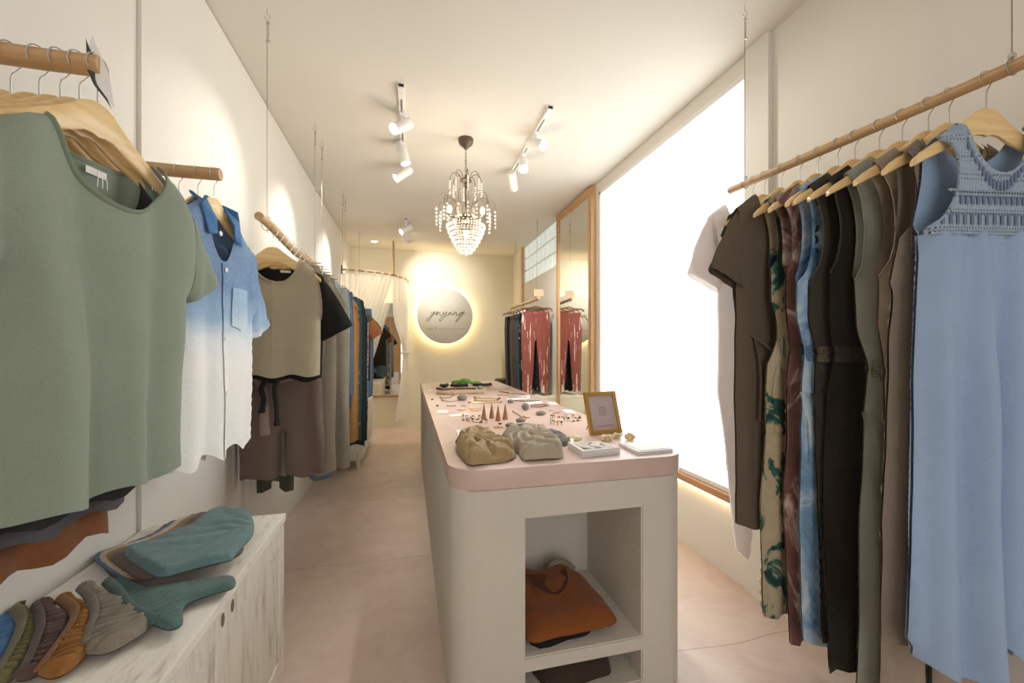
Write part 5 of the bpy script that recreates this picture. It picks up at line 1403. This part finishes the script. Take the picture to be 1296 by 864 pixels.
# green leaf sprig
lf_ = thing('leaf_sprig', 'fresh green leaf sprig at the far end of the counter', 'leaves', atZ(588, 487, CT))
gm = dye('leaf_green', [(.3, '#3c6b1f'), (.7, '#6fa03a')], 12, .5, 3, (1, 1, 1))
for a, L_, x0, zz in ((.1, .2, -.08, .055), (-.25, .15, .07, .03), (2.9, .12, -.05, .045)):
    mb = MB(); mb.blob((0, 0, 0), (L_ * .5, L_ * .2, L_ * .14), a, .15, 10, 14); ca, sa = math.cos(a), math.sin(a)
    mb.v = [(x0 + ca * (v[0] + L_ * .4) - sa * v[1] * (1 - abs(v[0]) / L_), sa * (v[0] + L_ * .4) + ca * v[1], max(.001, v[2] + zz * .55 + .3 * zz * math.cos(v[0] * 20))) for v in mb.v]
    mb.build('leaf', gm, lf_, smooth=True)

# ------------------------------------------------------------------ inside the cubbies
KX = (.425, .875)
laid('folded_garment', 'black folded garment lying under the rust top in the upper cubby', 'clothes', [(.45, 1.51), (.60, 1.50), (.70, 1.52), (.71, 1.62), (.70, 1.85), (.46, 1.88)], .223, .03, FB['black'], None, wrinkle(.15, 9, 4), .025, .02, px=False)
rt, rcl, rc0 = laid('folded_blouse', 'folded rust linen top with open neck in the upper cubby', 'clothes', [(.430, 1.485), (.55, 1.478), (.66, 1.48), (.80, 1.50), (.812, 1.58), (.80, 1.68), (.775, 1.79), (.70, 1.87), (.60, 1.84), (.52, 1.88), (.45, 1.87), (.43, 1.7)], .256, .06, linen('rust_linen', '#85491f', .16), None, lambda x, y: .45 * y / .2 + .16 * noise.noise(Vector((x * 9, y * 12, 3))) + .05 * noise.noise(Vector((x * 30, y * 26, 5))), .012, .06, px=False)
ex_, ey_ = .60 - rc0.x, 1.79 - rc0.y
nk = MB(); P = [(ex_ + .10 * math.cos(a), ey_ + .15 * math.sin(a), 0) for a in [PI + k / 16 * PI for k in range(17)]]
P = [(x, y, -rcl.y(x, y) + .003) for x, y, z in P]; nk.tube(P, .007, 6, True, .6); nk.build('neck_edge', FB['rust'], rt, smooth=True)
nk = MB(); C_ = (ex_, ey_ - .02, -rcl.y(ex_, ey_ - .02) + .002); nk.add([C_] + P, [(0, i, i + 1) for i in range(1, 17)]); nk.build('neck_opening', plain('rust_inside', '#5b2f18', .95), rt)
MB().tube(catmull([(ex_ + .03, ey_ + .03, .06), (ex_ + .07, ey_ + .05, .085), (ex_ + .12, ey_ + .045, .08), (ex_ + .15, ey_ + .02, .055)], 5), .016, 8, True, .4).build('collar', FB['taupe'], rt, smooth=True)
laid('folded_garment', 'dark folded garment in the lower cubby', 'clothes', [(.50, 1.52), (.72, 1.50), (.80, 1.55), (.80, 1.85), (.50, 1.88)], .051, .075, FB['espresso'], None, wrinkle(.2, 9, 14), .025, .05, px=False)

# ------------------------------------------------------------------ on the near cabinet
BZ = .70
teal_px = [(273.5, 643), (300, 646), (319, 654), (325, 672), (333, 687), (318, 699), (290, 706), (257, 714), (230, 721), (203, 727), (183, 719), (158, 699), (175, 690), (215, 678), (243, 664)]
stk_ = [('#7c4530', 'lowest rust trousers of the folded stack, only an edge showing', (-46, 7), .97), ('#54749c', 'blue trousers low in the folded stack, a long blue edge showing', (-42, 6), .97), ('#c9bda6', 'cream trousers in the folded stack, above the blue ones', (-35, 5), .97), ('#9a6d42', 'tan trousers in the folded stack, between cream and brown', (-27, 4), .97), ('#63504a', 'dark brown folded trousers directly under the teal ones', (-20, 5), .98), ('#5f7d80', 'folded dusty teal trousers on top of the stack on the near cabinet', (0, 0), 1.0)]
cxp, cyp = 245, 686; zz = BZ
for i, (cl, lb, (dx_, dy_), k) in enumerate(stk_):
    pts = [(cxp + (x - cxp) * k + dx_, cyp + (y - cyp) * k + dy_ + (0 if i == 5 else 1)) for x, y in teal_px]
    h_ = .009 if i < 5 else .018
    pts = [(x, y) for x, y in pts]
    P = [atZ(x, y, zz + h_ * .6) for x, y in pts]; P = [(max(XL + .012, min(-.485, p.x)), min(1.77, p.y)) for p in P]
    r_, c_, c0 = laid('folded_trousers', lb, 'trousers', P, zz, h_, fabric('folded_cotton_%d' % i, cl, .93, 420, .09, .4), 'folded trousers on the near cabinet', wrinkle(.3, 13, i, 2.4) if i < 5 else fan((.16, .06), 15, .55, 4, .5, .6), .009, .014 if i == 5 else .008, px=False)
    zz += h_ * .95 + .001
briefs = [('#4a78ad', 'blue briefs at the near end of the row, cut by the picture edge', [(-18, 778), (4, 768), (22, 766), (25, 785), (20, 812), (2, 846), (-20, 855)]),
          ('#6f6b48', 'olive green briefs beside the blue pair', [(17, 776), (30, 770), (45, 780), (49, 800), (40, 830), (12, 860), (-8, 862), (18, 818), (26, 792)]),
          ('#584541', 'dark brown briefs in the middle of the row', [(42, 773), (67, 762), (73, 774), (88, 783), (86, 800), (70, 832), (46, 856), (20, 862), (34, 846), (50, 800)]),
          ('#8a5a28', 'ochre brown briefs between the dark brown and taupe pairs', [(73, 766), (92, 760), (101, 768), (118, 776), (114, 800), (111, 830), (76, 860), (48, 857), (62, 840), (85, 808), (93, 785)]),
          ('#80776a', 'grey taupe briefs with gathered waist', [(100, 753), (120, 748), (129, 757), (150, 765), (165, 776), (190, 797), (150, 826), (125, 834), (103, 830), (111, 810), (118, 790), (112, 768)]),
          ('#4d6a66', 'dark teal thong briefs at the far end of the row, strap stretched out', [(133, 746), (150, 738), (164, 742), (186, 751), (210, 748), (252, 742), (294, 736), (295, 749), (268, 757), (234, 772), (231, 795), (214, 803), (196, 797), (172, 790), (156, 776), (148, 762)])]
zz = BZ
for i, (cl, lb, pts) in enumerate(briefs):
    m = fabric('brief_cotton_%d' % i, cl, .93, 420, .09, .5)
    n = len(pts); ids = {0: (0, 1, 2), 1: (6, 7, 8, 0, 1), 2: (7, 8, 9, 0), 3: (7, 8, 9, 10, 0), 4: (8, 9, 10, 11, 0), 5: (12, 13, 14, 15, 0)}[i]
    if i == 0: ids = (6, 0, 1)
    W = [atZ(*pts[k], BZ + .01) for k in ids]; c0 = sum([atZ(x, y, BZ + .01) for x, y in pts], Vector()) / n; dv = (W[-1] - W[0]).normalized(); og = W[len(W) // 2] - c0
    r_, c_, c0 = laid('briefs', lb, 'underwear', pts, BZ + .0005 + (.004 * i if i < 5 else .017), .014 + .002 * i if i < 5 else .013, m, 'row of briefs on the near cabinet', gathers((og.x, og.y), (dv.x, dv.y), .3, .02, .05, i), .005, .014, zpl=BZ + .01, tmin=.003)
    Q = catmull([(p.x - c0.x + .002, p.y - c0.y, .014 + .008 * math.sin(PI * (k + .5) / len(W))) for k, p in enumerate(W)], 8)
    bm_ = fabric('brief_band_%d' % i, dark(cl, .92), .93, 200, .2, .3)
    MB().tube(Q, .012, 8, True, .4).build('waistband', bm_, r_, smooth=True)
    Q = catmull([(p.x - c0.x + (dv.y * -.02), p.y - c0.y + dv.x * -.02 * 0, .012 + .006 * math.sin(PI * (k + .5) / len(W))) for k, p in enumerate(W)], 8)

# folded clothes on the far cabinet and the right bench
for i, (m, lb) in enumerate((('charcoal', 'lowest dark grey folded garment of the pile on the far cabinet'), ('olive', 'olive folded garment second from the bottom of the pile on the far cabinet'), ('espresso', 'dark brown folded garment in the middle of the pile on the far cabinet'), ('sage', 'sage green folded garment near the top of the pile on the far cabinet'), ('white', 'white folded garment on top of the pile on the far cabinet'))):
    laid('folded_garment', lb, 'clothes', [(-.84, 4.93), (-.70, 4.91), (-.525 + .008 * (i % 2), 4.92), (-.52, 5.1), (-.53, 5.28), (-.70, 5.3), (-.85, 5.28)], .7005 + i * .034, .031, FB[m], 'pile of folded clothes on the far cabinet', wrinkle(.2, 8, i + 40), .03, .02, px=False)
for i, (m, lb, y0) in enumerate((('olive', 'olive folded garment at the far end of the cream bench', 6.75), ('espresso', 'dark brown folded garment on top of the olive one on the cream bench', 6.76))):
    laid('folded_garment', lb, 'clothes', [(1.45, y0), (1.62, y0 - .02), (1.77, y0), (1.78, y0 + .3), (1.6, y0 + .33), (1.45, y0 + .3)], .7355 + i * .042, .038, FB[m], 'folded clothes on the cream bench', wrinkle(.25, 8, i + 60), .03, .02, px=False)

# ------------------------------------------------------------------ daylight, world and camera
wd_ = bpy.data.worlds.new('world'); scene.world = wd_; wd_.use_nodes = True
wd_.node_tree.nodes['Background'].inputs[0].default_value = (1.0, .95, .88, 1); wd_.node_tree.nodes['Background'].inputs[1].default_value = WORLD
al_ = bpy.data.lights.new('shop_front_daylight', 'AREA'); al_.shape = 'RECTANGLE'; al_.size = 2.2; al_.size_y = 2.2; al_.energy = FRONT; al_.color = (1, .975, .95)
ao = bpy.data.objects.new('shop_front_daylight', al_); COL.objects.link(ao); ao.location = (.45, YF - .15, 1.5); ao.rotation_euler = (PI / 2, 0, 0)

cam = bpy.data.cameras.new('camera'); cam.sensor_width = 36; cam.lens = 36 * F / 1296; cam.clip_start = .02; cam.shift_y = (HY - 432) / 1296; cam.shift_x = 0
co = bpy.data.objects.new('camera', cam); COL.objects.link(co); co.location = (0, 0, EYE); co.rotation_euler = (PI / 2, 0, -PSI); scene.camera = co
scene.view_settings.view_transform = 'Standard'; scene.view_settings.look = 'None'; scene.view_settings.exposure = EXPO; scene.view_settings.gamma = 1.12
